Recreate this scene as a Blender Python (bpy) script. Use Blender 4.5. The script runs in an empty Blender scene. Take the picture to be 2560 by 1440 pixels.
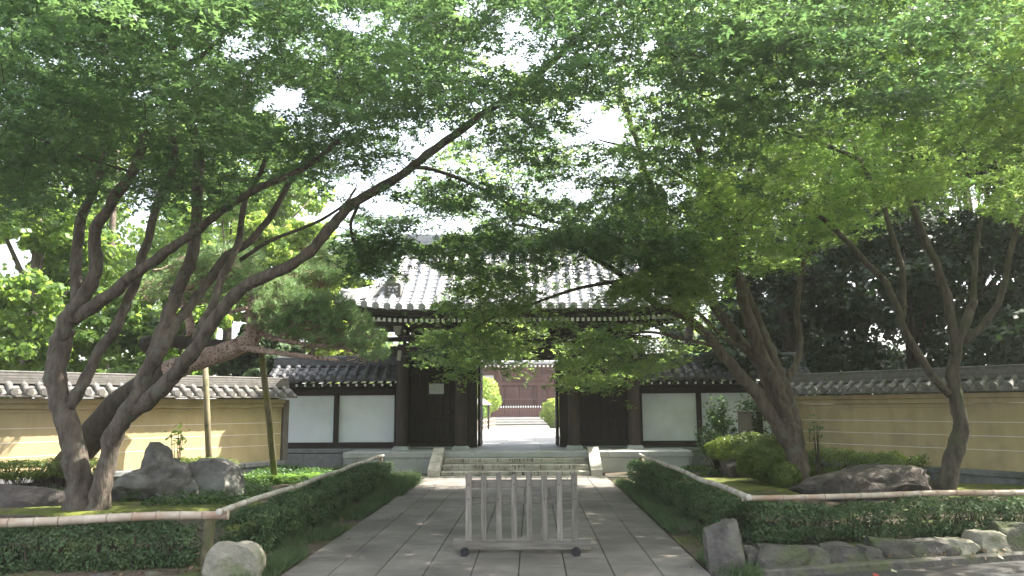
import bpy, math, random
import numpy as np
from mathutils import Vector, Matrix, Euler, noise as mnoise

rnd = random.Random(7)
rng = np.random.default_rng(11)
S = bpy.context.scene
C = S.collection
rad = math.radians

# ------------------------------------------------------------------ camera
FPX = 1950.0
CAM = Vector((0.37, 0.0, 1.6))
YAW, PITCH, ROLL = math.atan(47 / FPX), math.atan(295 / FPX), -0.0063
RM = Matrix.Rotation(YAW, 3, 'Z') @ Matrix.Rotation(math.pi / 2 + PITCH, 3, 'X') @ Matrix.Rotation(ROLL, 3, 'Z')
cam_data = bpy.data.cameras.new('camera')
cam_data.sensor_fit = 'HORIZONTAL'
cam_data.sensor_width = 36.0
cam_data.lens = FPX / 2560 * 36.0
cam_data.clip_start = 0.05
cam_data.clip_end = 1500
cam = bpy.data.objects.new('camera', cam_data)
cam.location = CAM
cam.rotation_euler = RM.to_euler()
C.objects.link(cam)
S.camera = cam

# ------------------------------------------------------------------ light
SUN_AZ, SUN_EL = rad(74), rad(52)        # clockwise from +Y
w = bpy.data.worlds.new('World'); S.world = w; w.use_nodes = True
nt = w.node_tree
bg = nt.nodes['Background']
sky = nt.nodes.new('ShaderNodeTexSky'); sky.sky_type = 'NISHITA'
sky.sun_disc = False; sky.sun_elevation = SUN_EL; sky.sun_rotation = SUN_AZ
sky.air_density = 1.0; sky.dust_density = 4.0; sky.ozone_density = 1.0
hsv = nt.nodes.new('ShaderNodeHueSaturation'); hsv.inputs['Saturation'].default_value = .45
nt.links.new(sky.outputs[0], hsv.inputs['Color']); nt.links.new(hsv.outputs[0], bg.inputs[0])
bg.inputs[1].default_value = 0.15
sl = bpy.data.lights.new('sun', 'SUN'); sl.energy = 4.2; sl.angle = rad(0.5); sl.color = (1, .95, .86)
so = bpy.data.objects.new('sun', sl); C.objects.link(so)
sdir = Vector((math.sin(SUN_AZ) * math.cos(SUN_EL), math.cos(SUN_AZ) * math.cos(SUN_EL), math.sin(SUN_EL)))
so.rotation_euler = sdir.to_track_quat('Z', 'Y').to_euler()
so.location = (10, 10, 30)
S.view_settings.view_transform = 'Standard'
S.view_settings.look = 'None'
S.view_settings.exposure = 2.34
S.view_settings.gamma = 1.0
S.view_settings.use_curve_mapping = False
S.cycles.volume_bounces = 1
S.cycles.max_bounces = 7
S.cycles.transmission_bounces = 5
S.cycles.diffuse_bounces = 5
S.cycles.glossy_bounces = 3
S.cycles.sample_clamp_indirect = 8

# ------------------------------------------------------------------ picture <-> place
def ray(px, py):
    return RM @ Vector(((px - 1280) / FPX, (720 - py) / FPX, -1.0))
def P(px, py, D):                 # the point seen at (px,py) that stands D metres along +Y
    r = ray(px, py); return CAM + r * (D / r.y)
def G(px, py, z=0.0):             # the point seen at (px,py) at height z
    r = ray(px, py); return CAM + r * ((z - CAM.z) / r.z)
RMT = np.array(RM).T
def proj(pts):
    v = (np.asarray(pts) - np.array(CAM)) @ RMT.T
    d = np.maximum(-v[..., 2], 1e-3)
    return 1280 + FPX * v[..., 0] / d, 720 - FPX * v[..., 1] / d

# ------------------------------------------------------------------ materials
def mat(name, c1, c2, scale=6.0, rough=.85, bump=.25, bscale=None, vec=(1, 1, 1), spec=.3, detail=6, c3=None, s3=1.2, w3=(.52, .62), vary=.0, dist=.01):
    m = bpy.data.materials.new(name); m.use_nodes = True
    n = m.node_tree; b = n.nodes['Principled BSDF']
    b.inputs['Roughness'].default_value = rough
    b.inputs['Specular IOR Level'].default_value = spec
    g = n.nodes.new('ShaderNodeNewGeometry')
    mp = n.nodes.new('ShaderNodeMapping'); mp.inputs['Scale'].default_value = vec
    n.links.new(g.outputs['Position'], mp.inputs['Vector'])
    t = n.nodes.new('ShaderNodeTexNoise'); t.inputs['Scale'].default_value = scale; t.inputs['Detail'].default_value = detail
    t.inputs['Roughness'].default_value = .62
    n.links.new(mp.outputs[0], t.inputs['Vector'])
    r = n.nodes.new('ShaderNodeValToRGB')
    r.color_ramp.elements[0].position = .32; r.color_ramp.elements[1].position = .68
    r.color_ramp.elements[0].color = (*c1, 1); r.color_ramp.elements[1].color = (*c2, 1)
    n.links.new(t.outputs['Fac'], r.inputs[0])
    col = r.outputs[0]
    if c3 is not None:
        t3 = n.nodes.new('ShaderNodeTexNoise'); t3.inputs['Scale'].default_value = s3; t3.inputs['Detail'].default_value = 5
        n.links.new(g.outputs['Position'], t3.inputs['Vector'])
        r3 = n.nodes.new('ShaderNodeValToRGB'); r3.color_ramp.elements[0].position = w3[0]; r3.color_ramp.elements[1].position = w3[1]
        n.links.new(t3.outputs['Fac'], r3.inputs[0])
        mx = n.nodes.new('ShaderNodeMix'); mx.data_type = 'RGBA'
        n.links.new(r3.outputs[0], mx.inputs[0]); n.links.new(col, mx.inputs[6]); mx.inputs[7].default_value = (*c3, 1)
        col = mx.outputs[2]
    if vary:
        oi = n.nodes.new('ShaderNodeObjectInfo')
        mr = n.nodes.new('ShaderNodeMapRange'); mr.inputs[3].default_value = 1 - vary; mr.inputs[4].default_value = 1 + vary
        n.links.new(oi.outputs['Random'], mr.inputs[0])
        hs = n.nodes.new('ShaderNodeHueSaturation'); n.links.new(mr.outputs[0], hs.inputs['Value']); n.links.new(col, hs.inputs['Color'])
        col = hs.outputs[0]
    n.links.new(col, b.inputs['Base Color'])
    if bump:
        tb = n.nodes.new('ShaderNodeTexNoise'); tb.inputs['Scale'].default_value = bscale or scale * 4; tb.inputs['Detail'].default_value = 8
        n.links.new(mp.outputs[0], tb.inputs['Vector'])
        bp = n.nodes.new('ShaderNodeBump'); bp.inputs['Strength'].default_value = bump; bp.inputs['Distance'].default_value = dist
        n.links.new(tb.outputs['Fac'], bp.inputs['Height']); n.links.new(bp.outputs[0], b.inputs['Normal'])
    return m

def leafmat(name, ca, cb, ta, tb, mixf=.45, rough=.45, spec=.35, nscale=.8):
    """two tones per leaf (random per island) and per clump (noise); translucent"""
    m = bpy.data.materials.new(name); m.use_nodes = True
    n = m.node_tree; b = n.nodes['Principled BSDF']; out = n.nodes['Material Output']
    b.inputs['Roughness'].default_value = rough; b.inputs['Specular IOR Level'].default_value = spec
    g = n.nodes.new('ShaderNodeNewGeometry')
    t = n.nodes.new('ShaderNodeTexNoise'); t.inputs['Scale'].default_value = nscale; t.inputs['Detail'].default_value = 3
    n.links.new(g.outputs['Position'], t.inputs['Vector'])
    ad = n.nodes.new('ShaderNodeMath'); ad.operation = 'MULTIPLY_ADD'; ad.inputs[1].default_value = .5
    n.links.new(g.outputs['Random Per Island'], ad.inputs[0])
    mr = n.nodes.new('ShaderNodeMapRange'); mr.inputs[1].default_value = .35; mr.inputs[2].default_value = .65
    mr.inputs[3].default_value = 0; mr.inputs[4].default_value = .5
    n.links.new(t.outputs['Fac'], mr.inputs[0]); n.links.new(mr.outputs[0], ad.inputs[2])
    def ramp(a, c):
        mx = n.nodes.new('ShaderNodeMix'); mx.data_type = 'RGBA'
        mx.inputs[6].default_value = (*a, 1); mx.inputs[7].default_value = (*c, 1)
        n.links.new(ad.outputs[0], mx.inputs[0]); return mx.outputs[2]
    n.links.new(ramp(ca, cb), b.inputs['Base Color'])
    tr = n.nodes.new('ShaderNodeBsdfTranslucent'); n.links.new(ramp(ta, tb), tr.inputs['Color'])
    ms = n.nodes.new('ShaderNodeMixShader'); ms.inputs[0].default_value = mixf
    n.links.new(b.outputs[0], ms.inputs[1]); n.links.new(tr.outputs[0], ms.inputs[2]); n.links.new(ms.outputs[0], out.inputs[0])
    return m

M = {}
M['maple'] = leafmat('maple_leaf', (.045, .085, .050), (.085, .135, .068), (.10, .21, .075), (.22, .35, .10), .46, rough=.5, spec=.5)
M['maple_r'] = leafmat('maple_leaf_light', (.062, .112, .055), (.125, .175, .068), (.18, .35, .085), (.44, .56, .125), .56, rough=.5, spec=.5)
M['bgleaf'] = leafmat('broad_leaf', (.06, .11, .035), (.13, .20, .05), (.18, .33, .06), (.38, .52, .08), .5, nscale=.35)
M['yewleaf'] = leafmat('yellow_green_leaf', (.11, .17, .04), (.22, .28, .06), (.30, .45, .07), (.5, .62, .1), .5, nscale=.5)
M['darkleaf'] = leafmat('evergreen_leaf', (.014, .030, .014), (.032, .055, .022), (.02, .05, .015), (.05, .09, .025), .22, rough=.6, nscale=.5)
M['hedge'] = leafmat('hedge_leaf', (.045, .085, .038), (.12, .17, .075), (.05, .11, .04), (.14, .21, .08), .3, rough=.65, spec=.25, nscale=2.5)
M['azalea'] = leafmat('azalea_leaf', (.08, .12, .03), (.19, .24, .06), (.13, .2, .03), (.26, .33, .06), .35, nscale=3)
M['cover'] = leafmat('ground_cover_leaf', (.03, .075, .025), (.10, .18, .05), (.06, .14, .03), (.16, .26, .05), .3, nscale=2)
M['fern'] = leafmat('fern_leaf', (.10, .19, .04), (.18, .30, .06), (.2, .35, .05), (.3, .45, .07), .45, nscale=3)
M['grass'] = leafmat('lily_turf_blade', (.05, .085, .04), (.13, .18, .08), (.06, .12, .05), (.16, .22, .09), .3, rough=.7, spec=.2, nscale=3)
M['needle'] = leafmat('pine_needle', (.17, .27, .13), (.30, .42, .19), (.24, .38, .14), (.38, .52, .2), .4, nscale=1.5)
M['deadleaf'] = leafmat('dead_leaf', (.10, .055, .03), (.24, .17, .10), (.1, .05, .02), (.2, .12, .05), .15, nscale=6)
M['redleaf'] = leafmat('red_leaf', (.4, .05, .04), (.5, .08, .06), (.4, .05, .03), (.5, .08, .04), .2)
M['paleleaf'] = leafmat('pale_leaf', (.35, .4, .25), (.5, .52, .38), (.3, .35, .2), (.4, .4, .25), .2)
M['bark'] = mat('maple_bark', (.055, .043, .034), (.17, .135, .105), 11, .92, 1.0, 26, (1, 1, .28), c3=(.13, .125, .095), s3=6.5, w3=(.52, .68), dist=.03)
M['bark_g'] = mat('mossy_bark', (.045, .037, .030), (.14, .115, .092), 11, .92, 1.0, 26, (1, 1, .28), c3=(.075, .08, .042), s3=2.4, w3=(.52, .66), dist=.03)
M['bark_dark'] = mat('dark_bark', (.035, .028, .022), (.085, .068, .052), 9, .95, .8, 26, (1, 1, .4), dist=.03)
M['pinebark'] = mat('pine_bark', (.25, .17, .13), (.50, .37, .30), 9, .95, .9, 22, (1, 1, .6), c3=(.14, .09, .07), s3=22, w3=(.56, .60), dist=.035)
M['soil'] = mat('garden_soil', (.055, .042, .030), (.12, .095, .068), 5, .97, .6, 40, c3=(.075, .095, .025), s3=.9, w3=(.5, .6), dist=.03)
M['moss'] = mat('moss', (.075, .095, .020), (.16, .175, .035), 4, .97, .8, 60, c3=(.11, .09, .05), s3=2.2, w3=(.56, .66), dist=.02)
M['asphalt'] = mat('asphalt', (.040, .040, .040), (.070, .068, .065), 60, .9, .5, 180, c3=(.055, .05, .045), s3=1.5)
M['paving'] = mat('paving_stone', (.155, .138, .121), (.235, .214, .190), 3, .72, .25, 90, c3=(.11, .098, .087), s3=.9, w3=(.42, .66), vary=.10, dist=.004)
M['joint'] = mat('dark_joint', (.09, .08, .07), (.13, .117, .10), 12, .95, .3)
M['granite'] = mat('granite', (.30, .31, .31), (.42, .43, .42), 40, .75, .2, 120, c3=(.26, .27, .26), s3=1.6, w3=(.45, .7), vary=.05)
M['step'] = mat('step_stone', (.30, .285, .245), (.42, .40, .34), 30, .8, .25, 100, c3=(.20, .19, .155), s3=3.0, w3=(.5, .68), vary=.05)
M['stain'] = mat('black_stain', (.05, .05, .04), (.10, .095, .08), 30, .95, .1)
M['concrete'] = mat('base_concrete', (.17, .172, .175), (.24, .242, .245), 8, .85, .3, 60, c3=(.12, .125, .12), s3=1.5, vary=.04)
M['courtyard'] = mat('courtyard_stone', (.27, .26, .245), (.36, .35, .33), 2, .85, .2, 60, vary=.05)
M['white'] = mat('white_plaster', (.70, .73, .77), (.80, .82, .85), 1.2, .8, .1, 60, c3=(.50, .51, .50), s3=1.6, w3=(.5, .95))
M['paper'] = mat('paper', (.66, .67, .66), (.72, .73, .72), 6, .7, 0)
M['ink'] = mat('faded_ink', (.40, .42, .43), (.5, .52, .53), 6, .8, 0)
M['yellow'] = mat('ochre_plaster', (.43, .335, .18), (.52, .41, .235), 1.2, .85, .12, 50, (3, 3, .5), c3=(.30, .25, .16), s3=1.7, w3=(.48, .85))
M['line'] = mat('white_line', (.70, .66, .55), (.78, .74, .64), 5, .8, 0)
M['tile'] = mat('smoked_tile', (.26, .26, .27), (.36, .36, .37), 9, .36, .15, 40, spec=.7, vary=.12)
M['tile_shaded'] = mat('shaded_dark_tile', (.05, .05, .055), (.10, .10, .105), 9, .6, .25, 40, spec=.35, vary=.2)  # wing roof tile, with the shade on it put into the colour
M['walltile'] = mat('weathered_tile', (.105, .098, .09), (.19, .18, .165), 12, .75, .3, 50, spec=.3, c3=(.13, .125, .09), s3=3, w3=(.55, .7), vary=.15)
M['wood'] = mat('dark_wood', (.022, .017, .015), (.048, .037, .031), 6, .8, .3, 30, (4, 4, .5))
M['wood_red'] = mat('column_wood', (.028, .021, .018), (.06, .043, .037), 5, .8, .3, 30, (5, 5, .4))
M['white_end'] = mat('white_paint', (.72, .72, .70), (.80, .80, .78), 8, .7, 0)
M['nose'] = mat('pale_paint', (.30, .29, .26), (.42, .40, .36), 8, .8, .1)
M['barrier'] = mat('weathered_wood', (.125, .113, .093), (.255, .235, .20), 6, .88, .5, 30, (6, 6, .5), c3=(.185, .15, .125), s3=2.5, w3=(.5, .7), vary=.2)
M['barrier_h'] = mat('weathered_wood_rail', (.125, .113, .093), (.255, .235, .20), 6, .88, .5, 30, (.5, 6, 6), c3=(.185, .15, .125), s3=2.5, w3=(.5, .7), vary=.15)
M['rubber'] = mat('dark_foot', (.02, .02, .02), (.04, .04, .04), 10, .7, .1)
M['bolt'] = mat('bolt', (.03, .028, .026), (.06, .055, .05), 20, .6, 0)
M['bamboo'] = mat('dry_bamboo', (.34, .27, .205), (.50, .43, .35), 6, .6, .25, 30, (1, 1, 1), c3=(.33, .22, .155), s3=2.2, w3=(.46, .58))
M['bamboo_p'] = mat('pale_bamboo', (.42, .38, .32), (.58, .54, .47), 6, .6, .25, 30, c3=(.30, .26, .21), s3=3, w3=(.5, .66))
M['node'] = mat('bamboo_node', (.17, .12, .085), (.30, .24, .18), 20, .7, .1)
M['post'] = mat('log_post', (.14, .115, .07), (.27, .23, .14), 8, .9, .5, 40, (1, 1, .3), c3=(.10, .10, .05), s3=3)
M['post_g'] = mat('mossy_pole', (.12, .105, .06), (.24, .21, .11), 8, .9, .5, 40, (1, 1, .3), c3=(.17, .17, .05), s3=3)
M['rock'] = mat('garden_rock', (.07, .064, .056), (.18, .168, .15), 3.5, .92, .9, 14, c3=(.22, .215, .19), s3=1.7, w3=(.5, .66), dist=.05)
M['rock_b'] = mat('brown_rock', (.065, .055, .05), (.15, .125, .11), 3.5, .92, .9, 14, c3=(.05, .045, .04), s3=1.9, w3=(.5, .64), dist=.05)
M['rock_p'] = mat('pale_rock', (.17, .16, .12), (.30, .28, .22), 5, .9, .7, 22, c3=(.15, .16, .09), s3=4, w3=(.5, .62), dist=.03)
M['rock_g'] = mat('kerb_rock', (.06, .055, .048), (.14, .13, .115), 5, .92, .8, 22, c3=(.09, .10, .05), s3=2.5, w3=(.5, .64), vary=.15, dist=.03)
M['hallred'] = mat('red_brown_boards', (.085, .036, .030), (.15, .065, .055), 3, .7, .2, 20, (6, 1, .3))
M['fencered'] = mat('red_brown_paint', (.13, .06, .055), (.20, .095, .085), 3, .7, .1)
M['sign'] = mat('grey_wood', (.13, .11, .10), (.22, .19, .17), 6, .9, .3, 30, (5, 5, .5))
M['cable'] = mat('black_cable', (.02, .02, .02), (.04, .04, .045), 5, .35, 0, spec=.6)
M['iron'] = mat('iron_plate', (.03, .028, .025), (.09, .075, .05), 20, .6, .1)
M['brass'] = mat('weathered_brass', (.20, .16, .09), (.32, .27, .17), 20, .5, .1)

# ------------------------------------------------------------------ mesh tools
ORG = {}
def org(o):
    v = Vector((0, 0, 0))
    while o is not None:
        v += o.location; o = o.parent
    return v
def thing(name, label, cat, loc=(0, 0, 0), group=None):
    o = bpy.data.objects.new(name, None); C.objects.link(o); o.empty_display_size = .1
    o.location = loc; o['label'] = label; o['category'] = cat
    if group: o['group'] = group
    return o
def tag(o, label, cat, group=None):
    o['label'] = label; o['category'] = cat
    if group: o['group'] = group
    return o
class MB:
    def __init__(s): s.v = []; s.f = []
    def add(s, vs, fs):
        k = len(s.v); s.v += [tuple(v) for v in vs]; s.f += [tuple(i + k for i in f) for f in fs]; return s
    def box(s, c, d, rot=None, b=0.0):
        """chamfered box: centre c, size d, optional 3x3 rot, chamfer b"""
        hx, hy, hz = d[0] / 2, d[1] / 2, d[2] / 2
        c = Vector(c); rot = rot or Matrix.Identity(3)
        if b <= 0:
            vs = [(x, y, z) for x in (-hx, hx) for y in (-hy, hy) for z in (-hz, hz)]
            fs = [(0, 1, 3, 2), (4, 6, 7, 5), (0, 4, 5, 1), (2, 3, 7, 6), (0, 2, 6, 4), (1, 5, 7, 3)]
        else:
            b = min(b, hx * .9, hy * .9, hz * .9)
            vs = []; idx = {}
            for sx in (-1, 1):
                for sy in (-1, 1):
                    for sz in (-1, 1):
                        for a in range(3):
                            v = [sx * (hx - b), sy * (hy - b), sz * (hz - b)]
                            v[a] += b * (sx, sy, sz)[a]
                            idx[(sx, sy, sz, a)] = len(vs); vs.append(tuple(v))
            fs = []
            for a in range(3):
                o1, o2 = (a + 1) % 3, (a + 2) % 3
                for sg in (-1, 1):
                    q = []
                    for (p, r) in ((-1, -1), (1, -1), (1, 1), (-1, 1)):
                        t = [0, 0, 0]; t[a] = sg; t[o1] = p; t[o2] = r
                        q.append(idx[(*t, a)])
                    fs.append(tuple(q if sg > 0 else q[::-1]))
                # edges parallel to axis a
                for p in (-1, 1):
                    for r in (-1, 1):
                        t0 = [0, 0, 0]; t0[a] = -1; t0[o1] = p; t0[o2] = r
                        t1 = list(t0); t1[a] = 1
                        q = [idx[(*t0, o1)], idx[(*t1, o1)], idx[(*t1, o2)], idx[(*t0, o2)]]
                        fs.append(tuple(q if p * r < 0 else q[::-1]))
            for sx in (-1, 1):
                for sy in (-1, 1):
                    for sz in (-1, 1):
                        q = [idx[(sx, sy, sz, a)] for a in range(3)]
                        fs.append(tuple(q if sx * sy * sz > 0 else q[::-1]))
        return s.add([c + rot @ Vector(v) for v in vs], fs)
    def bar(s, a, b_, wdt, hgt, ch=0.0, up=(0, 0, 1)):
        a, b_ = Vector(a), Vector(b_); d = b_ - a; L = d.length; y = d / L
        x = y.cross(Vector(up)).normalized(); z = x.cross(y)
        return s.box((a + b_) / 2, (wdt, L, hgt), Matrix((x, y, z)).transposed(), ch)
    def tube(s, pts, rs, n=8, caps=True, wob=0.0, seed=0):
        pts = [Vector(p) for p in pts]; m = len(pts)
        if not hasattr(rs, '__len__'): rs = [rs] * m
        t0 = (pts[1] - pts[0]).normalized()
        u = t0.orthogonal().normalized(); vs = []
        for i, p in enumerate(pts):
            t = (pts[min(i + 1, m - 1)] - pts[max(i - 1, 0)]).normalized()
            u = (u - t * u.dot(t)).normalized(); v = t.cross(u)
            for k in range(n):
                a = 2 * math.pi * k / n; r = rs[i]
                q = u * math.cos(a) + v * math.sin(a)
                if wob: r *= 1 + wob * mnoise.noise((p + q * r) * (.55 / max(rs[i], .03)) + Vector((seed, 0, 0)))
                vs.append(p + q * r)
        fs = [(i * n + k, i * n + (k + 1) % n, (i + 1) * n + (k + 1) % n, (i + 1) * n + k) for i in range(m - 1) for k in range(n)]
        if caps: fs += [tuple(range(n))[::-1], tuple((m - 1) * n + k for k in range(n))]
        return s.add(vs, fs)
    def cyl(s, a, b_, r, n=12): return s.tube([a, b_], [r, r], n)
    def mesh(s, name, m, smooth=False, o=None):
        me = bpy.data.meshes.new(name)
        me.from_pydata(s.v if o is None else [tuple(Vector(v) - o) for v in s.v], [], s.f)
        me.update()
        if m is not None: me.materials.append(m)
        if smooth: me.shade_smooth()
        return me
def link(name, me, parent=None, loc=None, rot=None, scale=None):
    o = bpy.data.objects.new(name, me); C.objects.link(o)
    if parent is not None: o.parent = parent
    if loc is not None: o.location = Vector(loc) - (org(parent) if parent is not None else Vector())
    if rot is not None: o.rotation_euler = rot
    if scale is not None: o.scale = scale
    return o
def obj(name, mb, m, parent=None, smooth=False, kind=None, at=None):
    """mb in world coordinates"""
    if at is None:
        at = org(parent) if parent is not None else Vector((0, 0, 0))
    me = mb.mesh(name, m, smooth, Vector(at))
    o = link(name, me, parent, at)
    if kind: o['kind'] = kind
    return o
def smooth_by_angle(me, a=40):
    try: me.set_sharp_from_angle(angle=rad(a))
    except Exception: pass

def npmesh(name, V, F, m):
    """V (n,3), F (k,c) constant corner count"""
    me = bpy.data.meshes.new(name)
    k, c = F.shape
    me.vertices.add(len(V)); me.vertices.foreach_set('co', np.ascontiguousarray(V, dtype=np.float32).ravel())
    me.loops.add(k * c); me.loops.foreach_set('vertex_index', np.ascontiguousarray(F, dtype=np.int32).ravel())
    me.polygons.add(k); me.polygons.foreach_set('loop_start', np.arange(0, k * c, c, dtype=np.int32))
    me.update(calc_edges=True); me.materials.append(m)
    return me
def unit(a): return a / np.maximum(np.linalg.norm(a, axis=1, keepdims=True), 1e-9)
def frames(N, T):
    N = unit(N); T = unit(T - N * (T * N).sum(1, keepdims=True)); return N, T, np.cross(N, T)
SHAPES = {}
def star():
    vs = [(0, -.12, 0)]; fs = []
    L = [.5, .85, 1.0, .85, .5]; A = [-112, -55, 0, 55, 112]
    for i, (l, a) in enumerate(zip(L, A)):
        a = rad(a); vs.append((math.sin(a) * l * .95, math.cos(a) * l * .95, -.12 * l))
    for i in range(4):
        a = rad((A[i] + A[i + 1]) / 2); vs.append((math.sin(a) * .36, math.cos(a) * .36, 0))
    # 0 c, 1-5 tips, 6-9 valleys : two triangles joined as quads (c, valley, tip, valley)
    fs = [(0, 6, 1), (0, 7, 2), (0, 6, 2), (0, 7, 3), (0, 8, 3), (0, 8, 4), (0, 9, 4), (0, 9, 5)]
    fs = [(0, 6, 1), (0, 2, 6), (0, 3, 7), (0, 8, 3), (0, 4, 8), (0, 5, 9)]
    fs = [(0, 6, 1), (6, 0, 2), (7, 0, 3), (0, 8, 3), (0, 9, 4), (9, 0, 5)]
    return np.array(vs), np.array(fs)
SHAPES['star'] = (np.array([(0, -.25, .02), (.34, .22, 0), (0, 1.0, -.10), (-.34, .22, 0), (.95, .42, -.10), (-.95, .42, -.10), (.55, -.45, -.06), (-.55, -.45, -.06)]),
                  np.array([(0, 1, 2), (2, 3, 0), (0, 4, 1), (0, 3, 5)]))
SHAPES['star'] = (np.array([(0, -.05, .02), (.25, .28, 0), (0, 1.0, -.10), (-.25, .28, 0), (.80, .50, -.10), (-.80, .50, -.10), (.85, -.30, -.08), (-.85, -.30, -.08)]),
                  np.array([(0, 1, 2), (0, 2, 3), (0, 6, 4), (0, 4, 1), (0, 5, 7), (0, 3, 5)]))
SHAPES['star'] = (np.array([(0, -.10, .02), (.27, .25, 0), (0, 1.0, -.10), (-.27, .25, 0), (.92, .30, -.10), (-.92, .30, -.10), (.30, -.42, -.03), (-.30, -.42, -.03)]),
                  np.array([(1, 2, 3), (1, 3, 0), (6, 4, 1), (7, 3, 5)]))
SHAPES['leaf'] = (np.array([(0, -.5, 0), (.28, .05, .05), (0, .6, -.03), (-.28, .05, .05)]), np.array([(0, 1, 2, 3)]))
SHAPES['fat'] = (np.array([(0, -.5, 0), (.45, 0, .1), (0, .5, 0), (-.45, 0, .1)]), np.array([(0, 1, 2, 3)]))
SHAPES['blade'] = (np.array([(-.035, 0, 0), (.035, 0, 0), (.0, 1, 0)]), np.array([(0, 1, 2)]))
SHAPES['needle'] = (np.array([(-.034, 0, 0), (.034, 0, 0), (0, 1, 0)]), np.array([(0, 1, 2)]))
def scatter(name, m, pos, N, T, size, shape='leaf'):
    v0, f0 = SHAPES[shape]
    N, T, B = frames(N, T)
    s = np.asarray(size).reshape(-1, 1, 1)
    V = pos[:, None, :] + s * (v0[None, :, 0, None] * B[:, None, :] + v0[None, :, 1, None] * T[:, None, :] + v0[None, :, 2, None] * N[:, None, :])
    F = f0[None] + (np.arange(len(pos)) * len(v0))[:, None, None]
    return npmesh(name, V.reshape(-1, 3), F.reshape(-1, f0.shape[1]), m)

def catmull(pts, sub=4):
    """pts rows of any dimension"""
    p = np.array(pts, float); p = np.vstack([2 * p[0] - p[1], p, 2 * p[-1] - p[-2]])
    out = []
    for i in range(1, len(p) - 2):
        for k in range(sub):
            t = k / sub
            out.append(.5 * (2 * p[i] + (p[i + 1] - p[i - 1]) * t + (2 * p[i - 1] - 5 * p[i] + 4 * p[i + 1] - p[i + 2]) * t * t + (3 * p[i] - p[i - 1] - 3 * p[i + 1] + p[i + 2]) * t ** 3))
    out.append(p[-2]); return np.array(out)

# ================================================================== SETTING
g = MB(); n = 40
g.add([(-260, 5, -.05), (260, 5, -.05), (260, 420, -.05), (-260, 420, -.05)], [(0, 1, 2, 3)])
o = obj('ground', g, M['soil']); o['kind'] = 'structure'

def garden(name, x0, x1, y0f, y1, seed):
    g = MB(); nx, ny = 70, 80; vs = []
    for j in range(ny + 1):
        for i in range(nx + 1):
            x = x0 + (x1 - x0) * i / nx; ya = y0f(x); y = ya + (y1 - ya) * j / ny
            h = .05 * mnoise.noise(Vector((x * .8, y * .8, seed))) + .02 * mnoise.noise(Vector((x * 4, y * 4, seed)))
            edge = min(1, (abs(x) - 2.05) / .8, (y - ya) / .6)
            vs.append((x, y, .0 + (.06 + h) * max(0, edge)))
    fs = [(j * (nx + 1) + i, j * (nx + 1) + i + 1, (j + 1) * (nx + 1) + i + 1, (j + 1) * (nx + 1) + i) for j in range(ny) for i in range(nx)]
    g.add(vs, fs); o = obj(name, g, M['soil'], smooth=True); o['kind'] = 'structure'; return o
kl = G(1740, 1440); kr = G(2560, 1384)
kslope = (kr.y - kl.y) / (kr.x - kl.x)
def kerb_y(x): return kl.y + (x - 2.05) * kslope
g = MB().add([(-260, -60, -.045), (260, -60, -.045), (260, 5.85, -.045), (2.05, 5.85, -.045), (-2.05, 5.85, -.045), (-260, 5.85, -.045), (260, kerb_y(14) + .02, -.045), (14, kerb_y(14) + .02, -.045), (2.05, kerb_y(2.05) + .02, -.045), (-260, 6.85, -.045), (-2.05, 6.85, -.045)],
             [(0, 1, 2, 3, 4, 5), (3, 2, 6, 7, 8), (5, 4, 10, 9)])
o = obj('road', g, M['asphalt']); o['kind'] = 'structure'
garden('garden_ground', -14, -2.05, lambda x: 6.9, 21.0, 3)
garden('garden_ground', 2.07, 14, lambda x: kerb_y(x) + .14, 21.0, 8)

# kerb along the road
kb = MB().bar((2.15, kerb_y(2.15), -.02), (14, kerb_y(14), -.02), .12, .10, .015)
kb = obj('kerb', kb, M['rock_g']); kb['kind'] = 'structure'

# path with slabs
pb = MB().box((0, 12.1, -.06), (4.1, 12.4, .08))
path = obj('path', pb, M['joint']); path['kind'] = 'structure'
cw = 4.1 / 9
slabm = MB().box((0, 0, 0), (cw - .008, .9 - .008, .05), b=.006).mesh('paving_slab', M['paving'])
slabh = MB().box((0, 0, 0), (cw - .008, .45 - .008, .05), b=.006).mesh('paving_slab_half', M['paving'])
for c in range(9):
    x = -2.05 + cw * (c + .5)
    off = .45 * (c % 2)
    y = 5.9
    if off:
        link('paving_slab', slabh, path, (x, y + .225, -.012 + rnd.uniform(-.0015, .0015))); y += .45
    while y < 17.7:
        L = .9 if y + .9 <= 17.95 else .45
        link('paving_slab', slabm if L == .9 else slabh, path, (x, y + L / 2, -.012 + rnd.uniform(-.0015, .0015)), (rnd.uniform(-.001, .001), rnd.uniform(-.001, .001), 0))
        y += L
# apron of pale stone below the steps
ap = MB().box((0, 18.02, -.02), (5.2, .25, .09))
apron = obj('stone_apron', ap, M['step']); apron['kind'] = 'structure'
# inner court
ct = MB().add([(-40, 24.6, .42), (40, 24.6, .42), (40, 47.5, .42), (-40, 47.5, .42)], [(0, 1, 2, 3)])
court = obj('courtyard', ct, M['courtyard']); court['kind'] = 'structure'
csl = MB().box((0, 0, 0), (.88, .88, .03), b=.012).mesh('paving_slab_court', M['courtyard'])
for i in range(-3, 4):
    for j in range(24):
        link('paving_slab', csl, court, (i * .9, 25.1 + j * .9, .428 + rnd.uniform(-.002, .002)))

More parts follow.
